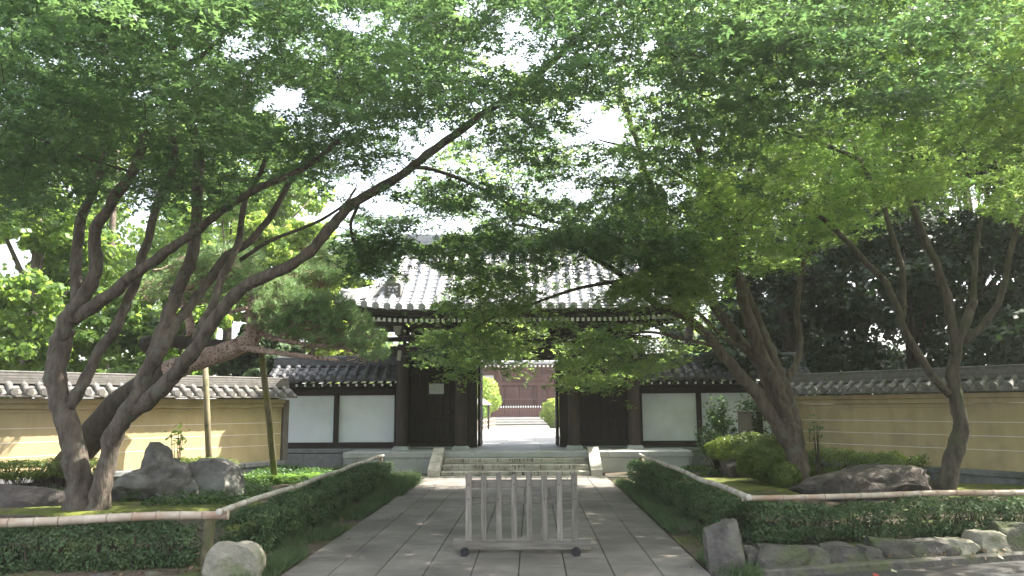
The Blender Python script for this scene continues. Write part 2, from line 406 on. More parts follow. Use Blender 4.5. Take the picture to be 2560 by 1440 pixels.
# moss sheets
def blobsheet(name, cx, cy, rx, ry, z, m, seed, kind='stuff'):
    g = MB(); vs = [(cx, cy, z + .03)]; N = 40
    for r_ in (.35, .7, .9, 1.0):
        for k in range(N):
            a = 2 * math.pi * k / N
            q = 1 + .25 * mnoise.noise(Vector((math.cos(a) * 1.6, math.sin(a) * 1.6, seed)))
            vs.append((cx + rx * r_ * q * math.cos(a), cy + ry * r_ * q * math.sin(a), z + .03 * (1 - r_ ** 3) + .012 * mnoise.noise(Vector((k, r_ * 9, seed))) - (.05 if r_ == 1 else 0)))
    fs = [(0, 1 + k, 1 + (k + 1) % N) for k in range(N)]
    for a in range(3):
        fs += [(1 + a * N + k, 1 + (a + 1) * N + k, 1 + (a + 1) * N + (k + 1) % N, 1 + a * N + (k + 1) % N) for k in range(N)]
    o = obj(name, g.add(vs, fs), m, smooth=True); o['kind'] = kind; return o
for (px, py, rx, ry, sd) in ((120, 1268, 2.4, .8, 1), (420, 1262, 1.4, .9, 2), (1880, 1208, 1.7, 1.5, 3), (2060, 1215, 1.3, 1.0, 4), (2440, 1222, 1.8, .9, 5), (690, 1290, .55, 1.3, 6), (640, 1340, .35, .7, 7), (560, 1232, .7, .6, 9)):
    p = G(px, py, .08)
    blobsheet('moss', p.x, p.y, rx, ry, .085, M['moss'], sd)

# ------------------------------------------------------------------ platform and steps
PZ, PY = .51, 19.1
plat = thing('stone_platform', 'grey granite platform the dark gate stands on', 'platform', (0, PY, 0))
obj('core', MB().box((0, 21.85, .245), (8.36, 5.42, .43)), M['granite'], plat)
def blocks(name, x0, x1, y, z, dy, dz, m, parent, L=.9, jit=.25, b=.008, gap=.004):
    x = x0; out = []
    while x < x1 - 1e-6:
        l = L * (1 + rnd.uniform(-jit, jit)); xe = x + l
        if xe > x1 - L * .35: xe = x1
        out.append(obj(name, MB().box(((x + xe) / 2, y, z), (xe - x - gap, dy, dz), b=b), m, parent)); x = xe
    return out
for (x0, x1) in ((-4.2, 4.2),):
    blocks('coping_block', x0, x1, PY + .16, PZ - .065, .36, .13, M['granite'], plat, 1.0)
blocks('facing_slab', -4.12, -1.95, PY + .05, .19, .10, .37, M['granite'], plat, .75)
blocks('facing_slab', 1.95, 4.12, PY + .05, .19, .10, .37, M['granite'], plat, .75)
for s in (-1, 1):
    for k in range(4):
        obj('facing_slab', MB().box((s * 4.13, PY + .75 + k * 1.2, .19), (.10, 1.19, .37), b=.008), M['granite'], plat)
fl = MB().box((0, 0, 0), (1.195, 1.02, .05), b=.005).mesh('floor_slab', M['granite'])
for i in range(7):
    for j in range(5):
        link('floor_slab', fl, plat, (-3.6 + i * 1.2, PY + .36 + .51 + j * 1.025, PZ - .026))
steps = thing('stone_steps', 'three low stained stone steps up to the gate', 'steps', (0, 18.2, 0))
for k in range(3):
    y0 = 18.17 + .31 * k
    bl = blocks('step_block', -1.72, 1.68, y0 + .18, .062 + .125 * k, .37, .125, M['step'], steps, 1.05, .2, .012)
    st = MB()
    for q in range(34):
        if rnd.random() < .45: cx = rnd.gauss(.05, .25)
        else: cx = rnd.uniform(-1.6, 1.6)
        ww = rnd.uniform(.006, .022); hh = rnd.uniform(.03, .10)
        if abs(cx) < 1.6: st.box((cx, y0 - .0065, .122 + .125 * k - hh / 2), (ww, .002, hh))
    obj('dark_stain', st, M['stain'], steps, kind='stuff')
for s, xc in ((-1, -1.87), (1, 1.82)):
    g = MB()
    prof = [(17.99, 0), (17.99, .17), (18.06, .21), (19.09, .62), (19.09, 0)]
    for dx in (-.13, .13):
        g.v += [(xc + dx, y, z) for y, z in prof]
    g.f += [(0, 1, 2, 3, 4), (9, 8, 7, 6, 5)] + [(i, (i + 5), (i + 1) % 5 + 5, (i + 1) % 5) for i in range(5)]
    obj('cheek_wall', g, M['step'], steps)

# ------------------------------------------------------------------ gate
gate = thing('temple_gate', 'large dark timber temple gate with grey tiled roof at the end of the path', 'gate', (0, 20.3, PZ))
CY = 20.3
for k, x in enumerate((-2.98, -1.45, 1.45, 2.98)):
    for yy in ((CY,) if abs(x) > 2 else (CY,)):
        c_ = obj('column', MB().tube([(x, yy, PZ + .06), (x, yy, 1.5), (x, yy, 3.2)], [.148, .150, .146], 14), M['wood_red'], gate, smooth=True)
        smooth_by_angle(c_.data)
        g = MB(); a, b_ = .23, .17
        g.add([(x - a, yy - a, PZ), (x + a, yy - a, PZ), (x + a, yy + a, PZ), (x - a, yy + a, PZ), (x - b_, yy - b_, PZ + .09), (x + b_, yy - b_, PZ + .09), (x + b_, yy + b_, PZ + .09), (x - b_, yy + b_, PZ + .09)],
              [(0, 1, 5, 4), (1, 2, 6, 5), (2, 3, 7, 6), (3, 0, 4, 7), (4, 5, 6, 7)])
        obj('base_stone', g, M['granite'], gate)
for x in (-2.98, 2.98, -1.45, 1.45):
    obj('rear_column', MB().tube([(x, 22.6, PZ), (x, 22.6, 3.3)], [.14, .14], 10), M['wood'], gate, smooth=True)
WY = 21.35
for s in (-1, 1):
    x = s * 1.24
    obj('door_post', MB().box((x, WY, 1.85), (.26, .26, 2.68), b=.01), M['wood'], gate)
    # boards between the posts
    for k in range(7):
        xb = s * (1.50 + .215 * k)
        obj('wall_board', MB().box((xb, WY + .02, 1.98), (.209, .05, 2.66), b=.004), M['wood'], gate)
    obj('sill', MB().box((s * 2.2, WY - .04, .60), (1.7, .16, .14), b=.01), M['wood'], gate)
    obj('sill_stone', MB().box((s * 2.2, WY - .04, .515), (1.75, .24, .04), b=.01), M['granite'], gate)
    obj('rail', MB().box((s * 2.2, WY - .03, 1.32), (1.5, .07, .10), b=.008), M['wood'], gate)
    obj('rail', MB().box((s * 2.2, WY - .03, 2.55), (1.5, .07, .16), b=.008), M['wood'], gate)
    d = obj('door_leaf', MB().box((s * 1.07, WY + .72, 1.66), (.07, 1.10, 2.26), b=.006), M['wood'], gate)
    for k in range(8):
        obj('hinge_plate', MB().box((s * 1.033, WY + .19 + .0, .68 + k * .29), (.012, .05, .10)), M['brass'], d)
    obj('backing_board', MB().box((s * 2.1, WY + .07, 1.98), (1.75, .03, 2.7)), M['wood'], gate)
    # side walls of the porch
    obj('side_boards', MB().box((s * 2.98, 21.45, 1.95), (.06, 2.0, 2.7), b=.004), M['wood'], gate)
obj('lintel', MB().box((0, WY, 2.98), (5.9, .24, .30), b=.012), M['wood'], gate)
obj('backing_board', MB().box((0, WY + .09, 3.3), (5.9, .03, .9)), M['wood'], gate)
obj('lintel', MB().box((0, WY - .02, 3.45), (5.9, .14, .22), b=.012), M['wood'], gate)
for k in range(14):
    obj('wall_board', MB().box((-2.80 + .431 * k, WY + .03, 3.25), (.424, .05, .6), b=.004), M['wood'], gate)
obj('tie_beam', MB().box((0, CY, 3.03), (6.6, .17, .26), b=.015), M['wood'], gate)
obj('tie_beam', MB().box((0, CY, 3.34), (7.0, .13, .12), b=.015), M['wood'], gate)
for s in (-1, 1):
    # carved pale nose of the beam, bent down beside the column
    g = MB(); xx = s * 3.02
    g.tube([(xx + s*.02, CY - .17, 2.96), (xx + s * .02, CY - .28, 3.02), (xx + s*.0, CY - .40, 2.93), (xx - s * .04, CY - .44, 2.80)], [.06, .07, .05, .03], 6)
    obj('beam_nose', MB().box((xx, CY - .30, 2.90), (.10, .06, .26), Matrix.Rotation(-s * .12, 3, 'Y'), .015), M['nose'], gate)
for x in (-2.98, -1.45, 0, 1.45, 2.98):
    bb = obj('bracket', MB().box((x, CY, 3.475), (.34, .30, .12), b=.03), M['wood'], gate)
    obj('bracket_arm', MB().box((x, CY, 3.585), (.95, .12, .10), b=.02), M['wood'], bb)
    obj('bracket_arm', MB().box((x, CY - .35, 3.585), (.12, .8, .10), b=.02), M['wood'], bb)
    if abs(x) > 2:
        obj('block', MB().box((x - .0, CY - .78, 3.47), (.10, .05, .10), b=.01), M['nose'], bb)
        obj('block', MB().box((x + .28, CY - .18, 3.47), (.10, .05, .08), b=.01), M['nose'], bb)
        g = MB().add([(x - .10, CY - .92, 3.60), (x + .10, CY - .92, 3.60), (x + .055, CY - .92, 3.38), (x - .055, CY - .92, 3.38), (x - .10, CY - .80, 3.60), (x + .10, CY - .80, 3.60), (x + .055, CY - .80, 3.38), (x - .055, CY - .80, 3.38)],
                     [(3, 2, 1, 0), (4, 5, 6, 7), (0, 1, 5, 4), (1, 2, 6, 5), (2, 3, 7, 6), (3, 0, 4, 7)])
        obj('beam_end', g, M['nose'], bb)
    # curved frog-leg strut between
for x in (-2.2, -.72, .72, 2.2):
    g = MB().tube([(x - .28, CY - .02, 3.41), (x - .12, CY - .02, 3.50), (x, CY - .02, 3.54), (x + .12, CY - .02, 3.50), (x + .28, CY - .02, 3.41)], [.03, .035, .04, .035, .03], 6)
    obj('strut', g, M['wood'], gate)
obj('purlin', MB().box((0, CY, 3.70), (7.6, .16, .14), b=.015), M['wood'], gate)
obj('purlin', MB().box((0, CY - .86, 3.66), (7.9, .12, .12), b=.015), M['wood'], gate)

# roof: hip-and-gable, concave slopes, raised corners
EY, RY, EX = 18.75, 21.4, 4.4
EZ, RZ, GX = 3.92, 5.88, 3.2
def prof(d):
    u = max(0., min(1., d / (RY - EY))); return EZ + (RZ - EZ) * (.60 * u + .40 * u * u)
def lift(x, y):
    dx = max(0, abs(x) - 2.0) / 2.4; dy = max(0, abs(y - RY) - .9) / (RY - EY - .9)
    return .22 * dx ** 2.6 * dy ** 1.2
def roofz(x, y, inside=True):
    d = (RY - EY) - abs(y - RY)
    if abs(x) > GX + 1e-4 or not inside: d = min(d, EX - abs(x))
    return prof(d) + lift(x, y)
roof = None
g = MB()
# stepped pan-tile surface
NX = 72
us = [0]
NR = 15
ysf = [EY + (RY - EY) * k / NR for k in range(NR + 1)]
def addstrip(xs, ya, yb, drop, f):
    k = len(g.v)
    for x in xs: g.v.append((x, ya, f(x, ya) + drop))
    for x in xs: g.v.append((x, yb, f(x, yb) - .0))
    m = len(xs)
    for i in range(m - 1): g.f.append((k + i, k + i + 1, k + m + i + 1, k + m + i))
for half in (0, 1):
    for r_ in range(NR):
        ya, yb = ysf[r_], ysf[r_ + 1]
        if half: ya, yb = 2 * RY - ya, 2 * RY - yb
        for (xa, xb, nn) in ((-EX, -GX - .001, 8), (-GX, GX, 40), (GX + .001, EX, 8)):
            xs = [xa + (xb - xa) * i / nn for i in range(nn + 1)]
            addstrip(xs, ya, yb, .028, lambda x, y: roofz(x, y))
            # riser at the lower edge
            k = len(g.v)
            for x in xs: g.v.append((x, ya, roofz(x, ya) - .004))
            for x in xs: g.v.append((x, ya, roofz(x, ya) + .028))
            for i in range(nn): g.f.append((k + i, k + i + 1, k + nn + 1 + i + 1, k + nn + 1 + i))
# gable ends
for s in (-1, 1):
    k = len(g.v); pts = [(s * GX, ysf[j]) for j in range(5, NR + 1)]; pts += [(s * GX, 2 * RY - y) for _, y in pts[::-1][1:]]
    lo = []; hi = []
    for x, y in pts:
        lo.append((x, y, prof(EX - GX) - .02)); hi.append((x, y, roofz(x, y)))
    m = len(pts); g.v += lo + hi
    g.f += [(k + i, k + i + 1, k + m + i + 1, k + m + i) for i in range(m - 1)]
roof = obj('roof', g, M['tile'], gate)
# eave board and soffit
g = MB(); N = 44
xs = [-EX + 2 * EX * i / N for i in range(N + 1)]
for i in range(N):
    xa, xb = xs[i], xs[i + 1]
    for (dy0, dy1, z0, z1) in ((.0, .10, -.075, .0), (.06, .16, -.15, -.079)):
        za, zb = roofz(xa, EY), roofz(xb, EY)
        g.add([(xa, EY + dy0, za + z0), (xb, EY + dy0, zb + z0), (xb, EY + dy1, zb + z0), (xa, EY + dy1, za + z0), (xa, EY + dy0, za + z1), (xb, EY + dy0, zb + z1), (xb, EY + dy1, zb + z1), (xa, EY + dy1, za + z1)],
              [(0, 1, 2, 3), (7, 6, 5, 4), (0, 4, 5, 1), (2, 6, 7, 3)])
obj('eave_board', g, M['wood'], roof)
g = MB()
for i in range(N):
    xa, xb = xs[i], xs[i + 1]
    g.add([(xa, EY + .1, roofz(xa, EY) - .12), (xb, EY + .1, roofz(xb, EY) - .12), (xb, RY + .1, 4.5), (xa, RY + .1, 4.5)], [(3, 2, 1, 0)])
    g.add([(xa, 2*RY-EY - .1, roofz(xa, EY) - .12), (xb, 2*RY-EY - .1, roofz(xb, EY) - .12), (xb, RY + .1, 4.5), (xa, RY + .1, 4.5)], [(3, 2, 1, 0)])
obj('soffit', g, M['wood'], roof)
# rafters with white ends
rf = MB().box((0, .55, 0), (.065, 1.1, .085)).mesh('rafter', M['wood'])
re_ = MB().box((0, -.004, 0), (.068, .010, .088)).mesh('rafter_end', M['white_end'])
nr = 62
for k in range(nr):
    x = -4.0 + 8.0 * k / (nr - 1)
    z = 3.685 + (roofz(x, EY) - EZ) * .9
    r_ = link('rafter', rf, gate, (x, EY + .14, z - .01), (rad(14), 0, 0))
    link('rafter_end', re_, r_, None)
# round tiles
def roundtile(L, r0, r1, n=8):
    vs = []; 
    for (y, r_) in ((0, r0), (L, r1)):
        for k in range(n + 1):
            a = math.pi * k / n; vs.append((-math.cos(a) * r_, y, math.sin(a) * r_ * 1.05))
    fs = [(k, k + 1, n + 2 + k, n + 1 + k) for k in range(n)] + [tuple(range(n + 1))[::-1]]
    return vs, fs
tv, tf = roundtile(.285, .082, .076)
tm = bpy.data.meshes.new('round_tile'); tm.from_pydata(tv, [], tf); tm.materials.append(M['tile']); tm.shade_smooth(); smooth_by_angle(tm, 50)
cap = MB().cyl((0, -.025, .02), (0, .03, .02), .088, 14).cyl((0, -.034, .02), (0, -.024, .02), .055, 10).mesh('eave_tile', M['tile'], True); smooth_by_angle(cap)
pitchx = 8.5 / 30
spots = []
for c in range(31):
    x = -4.25 + pitchx * c
    lim = (RY - EY) if abs(x) <= GX else (EX - abs(x))
    y = EY
    link('eave_tile', cap, roof, (x, EY - .02, roofz(x, EY) + .05))
    while y - EY < lim - .05:
        dy = .215
        za, zb = roofz(x, y), roofz(x, y + dy)
        spots.append((x, y, za + .02, math.atan2(zb - za, dy)))
        y += dy
spots.sort(key=lambda q: q[1] + abs(q[0]) * .01)
rest = MB()
for i, (x, y, z, a) in enumerate(spots):
    if i < 300: link('round_tile', tm, roof, (x, y, z), (a, 0, 0))
    else:
        R_ = Matrix.Rotation(a, 3, 'X'); rest.add([Vector((x, y, z)) + R_ @ Vector(v) for v in tv], tf)
o = obj('round_tile', rest, M['tile'], roof, smooth=True); o['kind'] = 'stuff'; smooth_by_angle(o.data, 50)
# tile rows on the side skirts
g = MB()
for s in (-1, 1):
    for k in range(17):
        yy = EY + .3 + k * .3
        pts = []
        dlim = min(yy - EY, 2 * RY - EY - yy)
        for q in range(5):
            d = min(EX - GX, dlim) * q / 4; x = s * (EX - d); pts.append((x, yy, roofz(x, yy) + .03))
        g.tube(pts, .07, 8)
o = obj('side_tile_row', g, M['tile'], roof, smooth=True); o['kind'] = 'stuff'
# ridges
def ridge(name, pts, w_, h_, par):
    r_ = None
    g = MB(); k = 0
    for q in range(3):
        ww = w_ * (1 - .12 * q); z0 = h_ * q / 3
        for a, b_ in zip(pts[:-1], pts[1:]):
            a, b2 = Vector(a), Vector(b_)
            g.bar(a + Vector((0, 0, z0 + h_ / 6)), b2 + Vector((0, 0, z0 + h_ / 6)), ww, h_ / 3 - .006)
    r_ = obj(name, g, M['tile'], par)
    g = MB().tube([Vector(p) + Vector((0, 0, h_ + .02)) for p in pts], w_ * .3, 8)
    obj('ridge_cap', g, M['tile'], par, smooth=True) if par is gate else None
    return r_
ridge('main_ridge', [(-GX - .05, RY, RZ + .0), (-1.5, RY, RZ - .02), (1.5, RY, RZ - .02), (GX + .05, RY, RZ)], .30, .42, gate)
for s in (-1, 1):
    x = s * (GX - .08)
    pts = [(x, y, roofz(x, y) + .03) for y in (19.62, 20.0, 20.4, 20.9, 21.35)]
    ridge('descending_ridge', pts, .22, .24, gate)
    pts = []
    for q in range(7):
        d = .12 + 1.08 * q / 6; xx = s * (EX - d); yy = EY + d; pts.append((xx, yy, roofz(xx, yy) + .02))
    ridge('hip_ridge', pts, .20, .20, gate)
    g = MB()
    # ogre-face ridge-end tile, plain stylised face
    oz = roofz(x, 19.55)
    oy = 19.50
    tilt = None
    on = obj('ridge_end_tile', MB().add([(x - .19, oy, oz), (x + .19, oy, oz), (x + .20, oy, oz + .30), (x + .14, oy, oz + .36), (x - .14, oy, oz + .36), (x - .20, oy, oz + .30),
             (x - .19, oy + .12, oz), (x + .19, oy + .12, oz), (x + .20, oy + .12, oz + .30), (x + .14, oy + .12, oz + .36), (x - .14, oy + .12, oz + .36), (x - .20, oy + .12, oz + .30)],
             [(0, 1, 2, 3, 4, 5), (11, 10, 9, 8, 7, 6)] + [(i, i + 6, (i + 1) % 6 + 6, (i + 1) % 6) for i in range(6)]), M['walltile'], gate)
    obj('rim', MB().box((x, oy - .01, oz + .335), (.26, .03, .03)).box((x - .178, oy - .01, oz + .16), (.028, .03, .30)).box((x + .178, oy - .01, oz + .16), (.028, .03, .30)), M['walltile'], on)
    obj('face', MB().tube([(x - .13, oy - .01, oz + .25), (x - .05, oy - .03, oz + .22), (x - .02, oy - .02, oz + .25)], [.02, .028, .015], 6).tube([(x + .13, oy - .01, oz + .25), (x + .05, oy - .03, oz + .22), (x + .02, oy - .02, oz + .25)], [.02, .028, .015], 6)
        .tube([(x - .11, oy - .01, oz + .17), (x - .07, oy - .03, oz + .17)], [.03, .03], 8).tube([(x + .11, oy - .01, oz + .17), (x + .07, oy - .03, oz + .17)], [.03, .03], 8)
        .box((x, oy - .02, oz + .15), (.05, .06, .08), b=.015).box((x, oy - .01, oz + .07), (.24, .04, .035), b=.01), M['tile'], on)
    obj('round_tile', MB().cyl((x, oy - .06, oz + .43), (x, oy + .35, oz + .43 + .2), .085, 14).cyl((x, oy - .068, oz + .428), (x, oy - .058, oz + .43), .055, 12), M['walltile'], on)

# ------------------------------------------------------------------ notice on the door board
npos = P(1091, 972, WY - .03)
nb = thing('notice', 'white paper notice pinned to the black boards left of the opening', 'notice', (npos.x, WY - .02, npos.z))
obj('sheet', MB().box((npos.x, WY - .03, npos.z), (.40, .012, .28)), M['paper'], nb)
g = MB()
for k in range(7):
    xx = npos.x + .13 - k * .042; hh = rnd.uniform(.10, .2)
    z0 = npos.z + .11
    q = 0
    while q < hh:
        g.box((xx + rnd.uniform(-.002, .002), WY - .037, z0 - q), (rnd.uniform(.008, .014), .001, .008)); q += .014
obj('writing', g, M['ink'], nb, kind='stuff')

# ------------------------------------------------------------------ wing walls with white panels
cap_d = cap.copy(); cap_d.materials.clear(); cap_d.materials.append(M['tile_shaded'])
def wing(sgn, label, xi, xo, posts):
    t = thing('wing_wall', label, 'wall', ((xi + xo) / 2, 21.0, 0))
    xa, xb = min(xi, xo), max(xi, xo); xm = (xa + xb) / 2; L = xb - xa
    obj('foundation', MB().box((xm, 21.0, .23), (L, .8, .44)), M['concrete'], t)
    x = xa
    while x < xb - .05:
        e = min(x + 1.0, xb)
        obj('foundation_slab', MB().box(((x + e) / 2, 20.56, .20), (e - x - .006, .08, .40), b=.006), M['concrete'], t)
        obj('coping_stone', MB().box(((x + e) / 2, 20.86, .47), (e - x - .004, .70, .10), b=.012), M['concrete'], t); x = e
    obj('sill_beam', MB().box((xm, 20.98, .60), (L, .20, .14), b=.012), M['wood'], t)
    obj('top_beam', MB().box((xm, 20.98, 2.00), (L, .20, .18), b=.012), M['wood'], t)
    ps = sorted(posts)
    for p in ps: obj('post', MB().box((p, 20.98, 1.29), (.125, .19, 1.25), b=.012), M['wood'], t)
    for a, b_ in zip(ps[:-1], ps[1:]):
        obj('plaster_panel', MB().box(((a + b_) / 2, 21.0, 1.29), (b_ - a - .13, .06, 1.235), b=.004), M['white'], t)
    obj('backing', MB().box((xm, 21.06, 1.35), (L - .02, .05, 1.6)), M['wood'], t)
    obj('eave_beam', MB().box((xm, 20.72, 2.17), (L, .10, .10), b=.01), M['wood'], t)
    k = 0; x = xa + .1
    r_m = MB().box((0, .35, 0), (.05, .7, .055)).mesh('rafter_small', M['wood']); e_m = MB().box((0, -.004, 0), (.053, .008, .058)).mesh('rafter_end_small', M['white_end'])
    while x < xb:
        rr = link('rafter', r_m, t, (x, 20.42, 2.165), (rad(14), 0, 0)); link('rafter_end', e_m, rr); x += .225
    # roof
    def z(y): d = y - 20.28; return 2.30 + .42 * d / .72
    g = MB()
    for q in range(3):
        ya = 20.28 + .24 * q; yb = ya + .24
        g.add([(xa, ya, z(ya) - .03), (xb, ya, z(ya) - .03), (xb, ya, z(ya) + .02), (xa, ya, z(ya) + .02), (xb, yb, z(yb) - .01), (xa, yb, z(yb) - .01)], [(0, 1, 2, 3), (3, 2, 4, 5)])
        ya2, yb2 = 42.0 - ya, 42.0 - yb
        g.add([(xa, ya2, z(ya) + .02), (xb, ya2, z(ya) + .02), (xb, yb2, z(yb) - .01), (xa, yb2, z(yb) - .01)], [(0, 1, 2, 3)])
    g.add([(xa, 20.28, 2.27), (xb, 20.28, 2.27), (xb, 21.72, 2.27), (xa, 21.72, 2.27)], [(3, 2, 1, 0)])
    for xx in (xa, xb): g.add([(xx, 20.28, 2.27), (xx, 21.72, 2.27), (xx, 21, 2.74)], [(0, 1, 2)])
    rfo = obj('roof', g, M['tile_shaded'], t)
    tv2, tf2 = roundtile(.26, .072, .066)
    rm = bpy.data.meshes.new('wing_round_tile'); rm.from_pydata(tv2, [], tf2); rm.materials.append(M['tile_shaded']); rm.shade_smooth(); smooth_by_angle(rm, 50)
    x = xa + .14
    while x < xb - .05:
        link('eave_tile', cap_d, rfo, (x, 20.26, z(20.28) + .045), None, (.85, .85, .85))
        for q in range(3):
            y = 20.28 + .24 * q; link('round_tile', rm, rfo, (x, y, z(y) + .015), (math.atan2(.42, .72), 0, 0))
        x += .27
    g = MB()
    for q in range(3): g.box((xm, 21.0, 2.72 + .06 * q), (L, .30 - .04 * q, .054))
    obj('ridge', g, M['tile_shaded'], t)
    obj('ridge_cap', MB().cyl((xa, 21, 2.90), (xb, 21, 2.90), .07, 10), M['tile_shaded'], t)
    return t
wing(-1, 'dark framed wall with white plaster panels left of the gate', -3.16, -6.55, [-3.22, -4.84, -6.48])
wing(1, 'dark framed wall with white plaster panels right of the gate', 3.16, 7.6, [3.22, 4.78, 6.36, 7.5])

# ------------------------------------------------------------------ ochre garden walls
def ochre(label, A, B, over, base_z=.0):
    """A inner end, B outer end (2-D); wall body from A to B, facing the garden"""
    A = Vector((A[0], A[1], 0)); B = Vector((B[0], B[1], 0)); d = (B - A); L = d.length; d.normalize()
    nrm = Vector((-d.y, d.x, 0))
    if nrm.y > 0: nrm = -nrm
    t = thing('garden_wall', label, 'wall', (A + B) / 2)
    up = Vector((0, 0, 1))
    def slab(name, off, thick, z0, z1, m, s0=0., s1=None, b=.0, par=None):
        s1 = L if s1 is None else s1
        a = A + d * s0 + nrm * off + up * (z0 + z1) / 2; c = A + d * s1 + nrm * off + up * (z0 + z1) / 2
        return obj(name, MB().bar(a, c, thick, z1 - z0, b), m, par or t)
    slab('foundation', -.1, .52, 0, .22, M['concrete'])
    s = 0
    while s < L:
        e = min(L, s + 1.1)
        slab('base_stone', .21, .14, 0, .22, M['concrete'], s + .003, e - .003, .012)
        slab('coping_stone', .17, .30, .222, .33, M['concrete'], s + .003, e - .003, .015); s = e
    slab('plaster', -.05, .30, .33, 1.52, M['yellow'], .02)
    for zz in (.70, .965, 1.23): slab('painted_line', .1005, .005, zz, zz + .012, M['line'], .03)
    slab('moulding', -.03, .30, 1.522, 1.60, M['yellow'], .02, b=.008)
    slab('moulding', .005, .36, 1.602, 1.70, M['yellow'], .02, b=.008)
    slab('moulding', .045, .42, 1.702, 1.80, M['yellow'], .02, b=.008)
    # end post
    slab('end_post', -.03, .40, .33, 1.78, M['sign'], -.14, -.0)
    # roof
    yo = lambda q: nrm * q
    ez, rz = 1.86, 2.10
    s0, s1 = -.22, L
    g = MB()
    a0, c0 = A + d * s0, A + d * s1
    cen = -.05
    for sg in (1, -1):
        for q in range(2):
            o0 = cen + sg * (.44 - .2 * q); o1 = cen + sg * (.24 - .2 * q)
            z0 = ez + (rz - ez) * q / 2; z1 = ez + (rz - ez) * (q + 1) / 2
            g.add([a0 + yo(o0) + up * (z0 - .03), c0 + yo(o0) + up * (z0 - .03), c0 + yo(o0) + up * (z0 + .015), a0 + yo(o0) + up * (z0 + .015), c0 + yo(o1) + up * z1, a0 + yo(o1) + up * z1], [(0, 1, 2, 3), (3, 2, 4, 5)])
    g.add([a0 + yo(cen + .44) + up * (ez - .03), c0 + yo(cen + .44) + up * (ez - .03), c0 + yo(cen - .44) + up * (ez - .03), a0 + yo(cen - .44) + up * (ez - .03)], [(0, 1, 2, 3)])
    g.add([a0 + yo(cen + .44) + up * (ez - .03), a0 + yo(cen - .44) + up * (ez - .03), a0 + yo(cen) + up * rz], [(0, 1, 2)])
    rfo = obj('roof', g, M['walltile'], t)
    fwd = -nrm    # tile runs uphill
    ang = math.atan2(fwd.y, fwd.x) - math.pi / 2
    tv3, tf3 = roundtile(.25, .072, .064)
    rm = bpy.data.meshes.new('wall_round_tile'); rm.from_pydata(tv3, [], tf3); rm.materials.append(M['walltile']); rm.shade_smooth(); smooth_by_angle(rm, 50)
    capw = MB().cyl((0, -.03, .015), (0, .02, .015), .080, 14).tube([(0, -.031, .015), (0, -.040, .015)], [.060, .056], 12).mesh('wall_eave_tile', M['walltile'], True); smooth_by_angle(capw)
    pan = MB().add([(-.10, -.02, .0), (-.05, -.03, -.035), (.02, -.035, -.045), (.09, -.03, -.03), (.13, -.02, 0), (-.10, .02, .02), (-.05, .02, -.012), (.02, .02, -.022), (.09, .02, -.01), (.13, .02, .02)],
                   [(0, 1, 6, 5), (1, 2, 7, 6), (2, 3, 8, 7), (3, 4, 9, 8)]).box((0.015, -.03, -.03), (.20, .012, .035), b=.004).mesh('pan_tile', M['walltile'])
    e = Euler((0, 0, ang)); sl_ = math.atan2(rz - ez, .40)
    s = .0
    while s < L:
        for sg in (1, -1):
            if sg == 1:
                for q in range(2):
                    p = A + d * s + yo(cen + .44 - .2 * q) + up * (ez + .12 * q + .02)
                    link('round_tile', rm, rfo, p, Euler((sl_, 0, ang), 'XYZ'))
                link('eave_tile', capw, rfo, A + d * s + yo(cen + .455) + up * (ez + .035), e)
                link('pan_tile', pan, rfo, A + d * (s + .13) + yo(cen + .45) + up * (ez + .01), e)
        s += .26
    # noshi ridge: four thin courses and a flat cap
    for q in range(4):
        slab('ridge_course', cen, .34 - .025 * q, 2.08 + .052 * q, 2.08 + .052 * q + .046, M['walltile'], -.16)
    g = MB().bar(A + d * -.2 + yo(cen) + up * 2.305, B + yo(cen) + up * 2.305, .20, .04, .012)
    obj('ridge_cap', g, M['walltile'], t)
    return t
la, lb = P(700, 1040, 19.3), P(0, 1040, 14.6)
dl = Vector((lb.x - la.x, lb.y - la.y, 0)).normalized()
ochre('sunlit ochre plaster wall with tiled coping on the left', (la.x, la.y), (la.x + dl.x * 13, la.y + dl.y * 13), .3)
ra, rb_ = P(1950, 1050, 19.6), P(2560, 1050, 15.1)
dr = Vector((rb_.x - ra.x, rb_.y - ra.y, 0)).normalized()
ochre('shaded ochre plaster wall with tiled coping on the right', (ra.x, ra.y), (ra.x + dr.x * 13, ra.y + dr.y * 13), .3)

# ------------------------------------------------------------------ inside the precinct
HY = 52.0
hall = thing('main_hall', 'red brown temple hall seen far through the gate opening', 'building', (0, HY, .42))
obj('terrace', MB().box((0, HY + 4, .66), (30, 11, .46)), M['courtyard'], hall)
for k in range(3): obj('terrace_step', MB().box((0, HY - 2.6 + .45 * k, .48 + .15 * k), (14, 1.4, .15), b=.02), M['courtyard'], hall)
obj('wall', MB().box((0, HY + 1.4, 2.9), (16, .2, 4.0)), M['hallred'], hall)
for k in range(-8, 9):
    obj('wall_panel', MB().box((k * .96, HY + 1.26, 1.95), (.90, .07, 1.9), b=.02), M['hallred'], hall)
obj('rail', MB().box((0, HY + 1.23, 2.05), (16, .10, .10)), M['fencered'], hall)
for k in range(-3, 4):
    obj('post', MB().box((k * 2.7 + .9, HY + 1.15, 2.6), (.30, .30, 3.4), b=.02), M['hallred'], hall)
obj('beam', MB().box((0, HY + 1.12, 3.10), (16, .34, .24), b=.02), M['hallred'], hall)
for x in (-4.2, -2.75, 2.75, 4.4):
    obj('plaster_panel', MB().box((x, HY + 1.22, 3.45), (1.1, .06, .42)), M['white'], hall)
obj('carved_panel', MB().box((.9, HY + 1.2, 3.45), (2.0, .06, .5)), M['fencered'], hall)
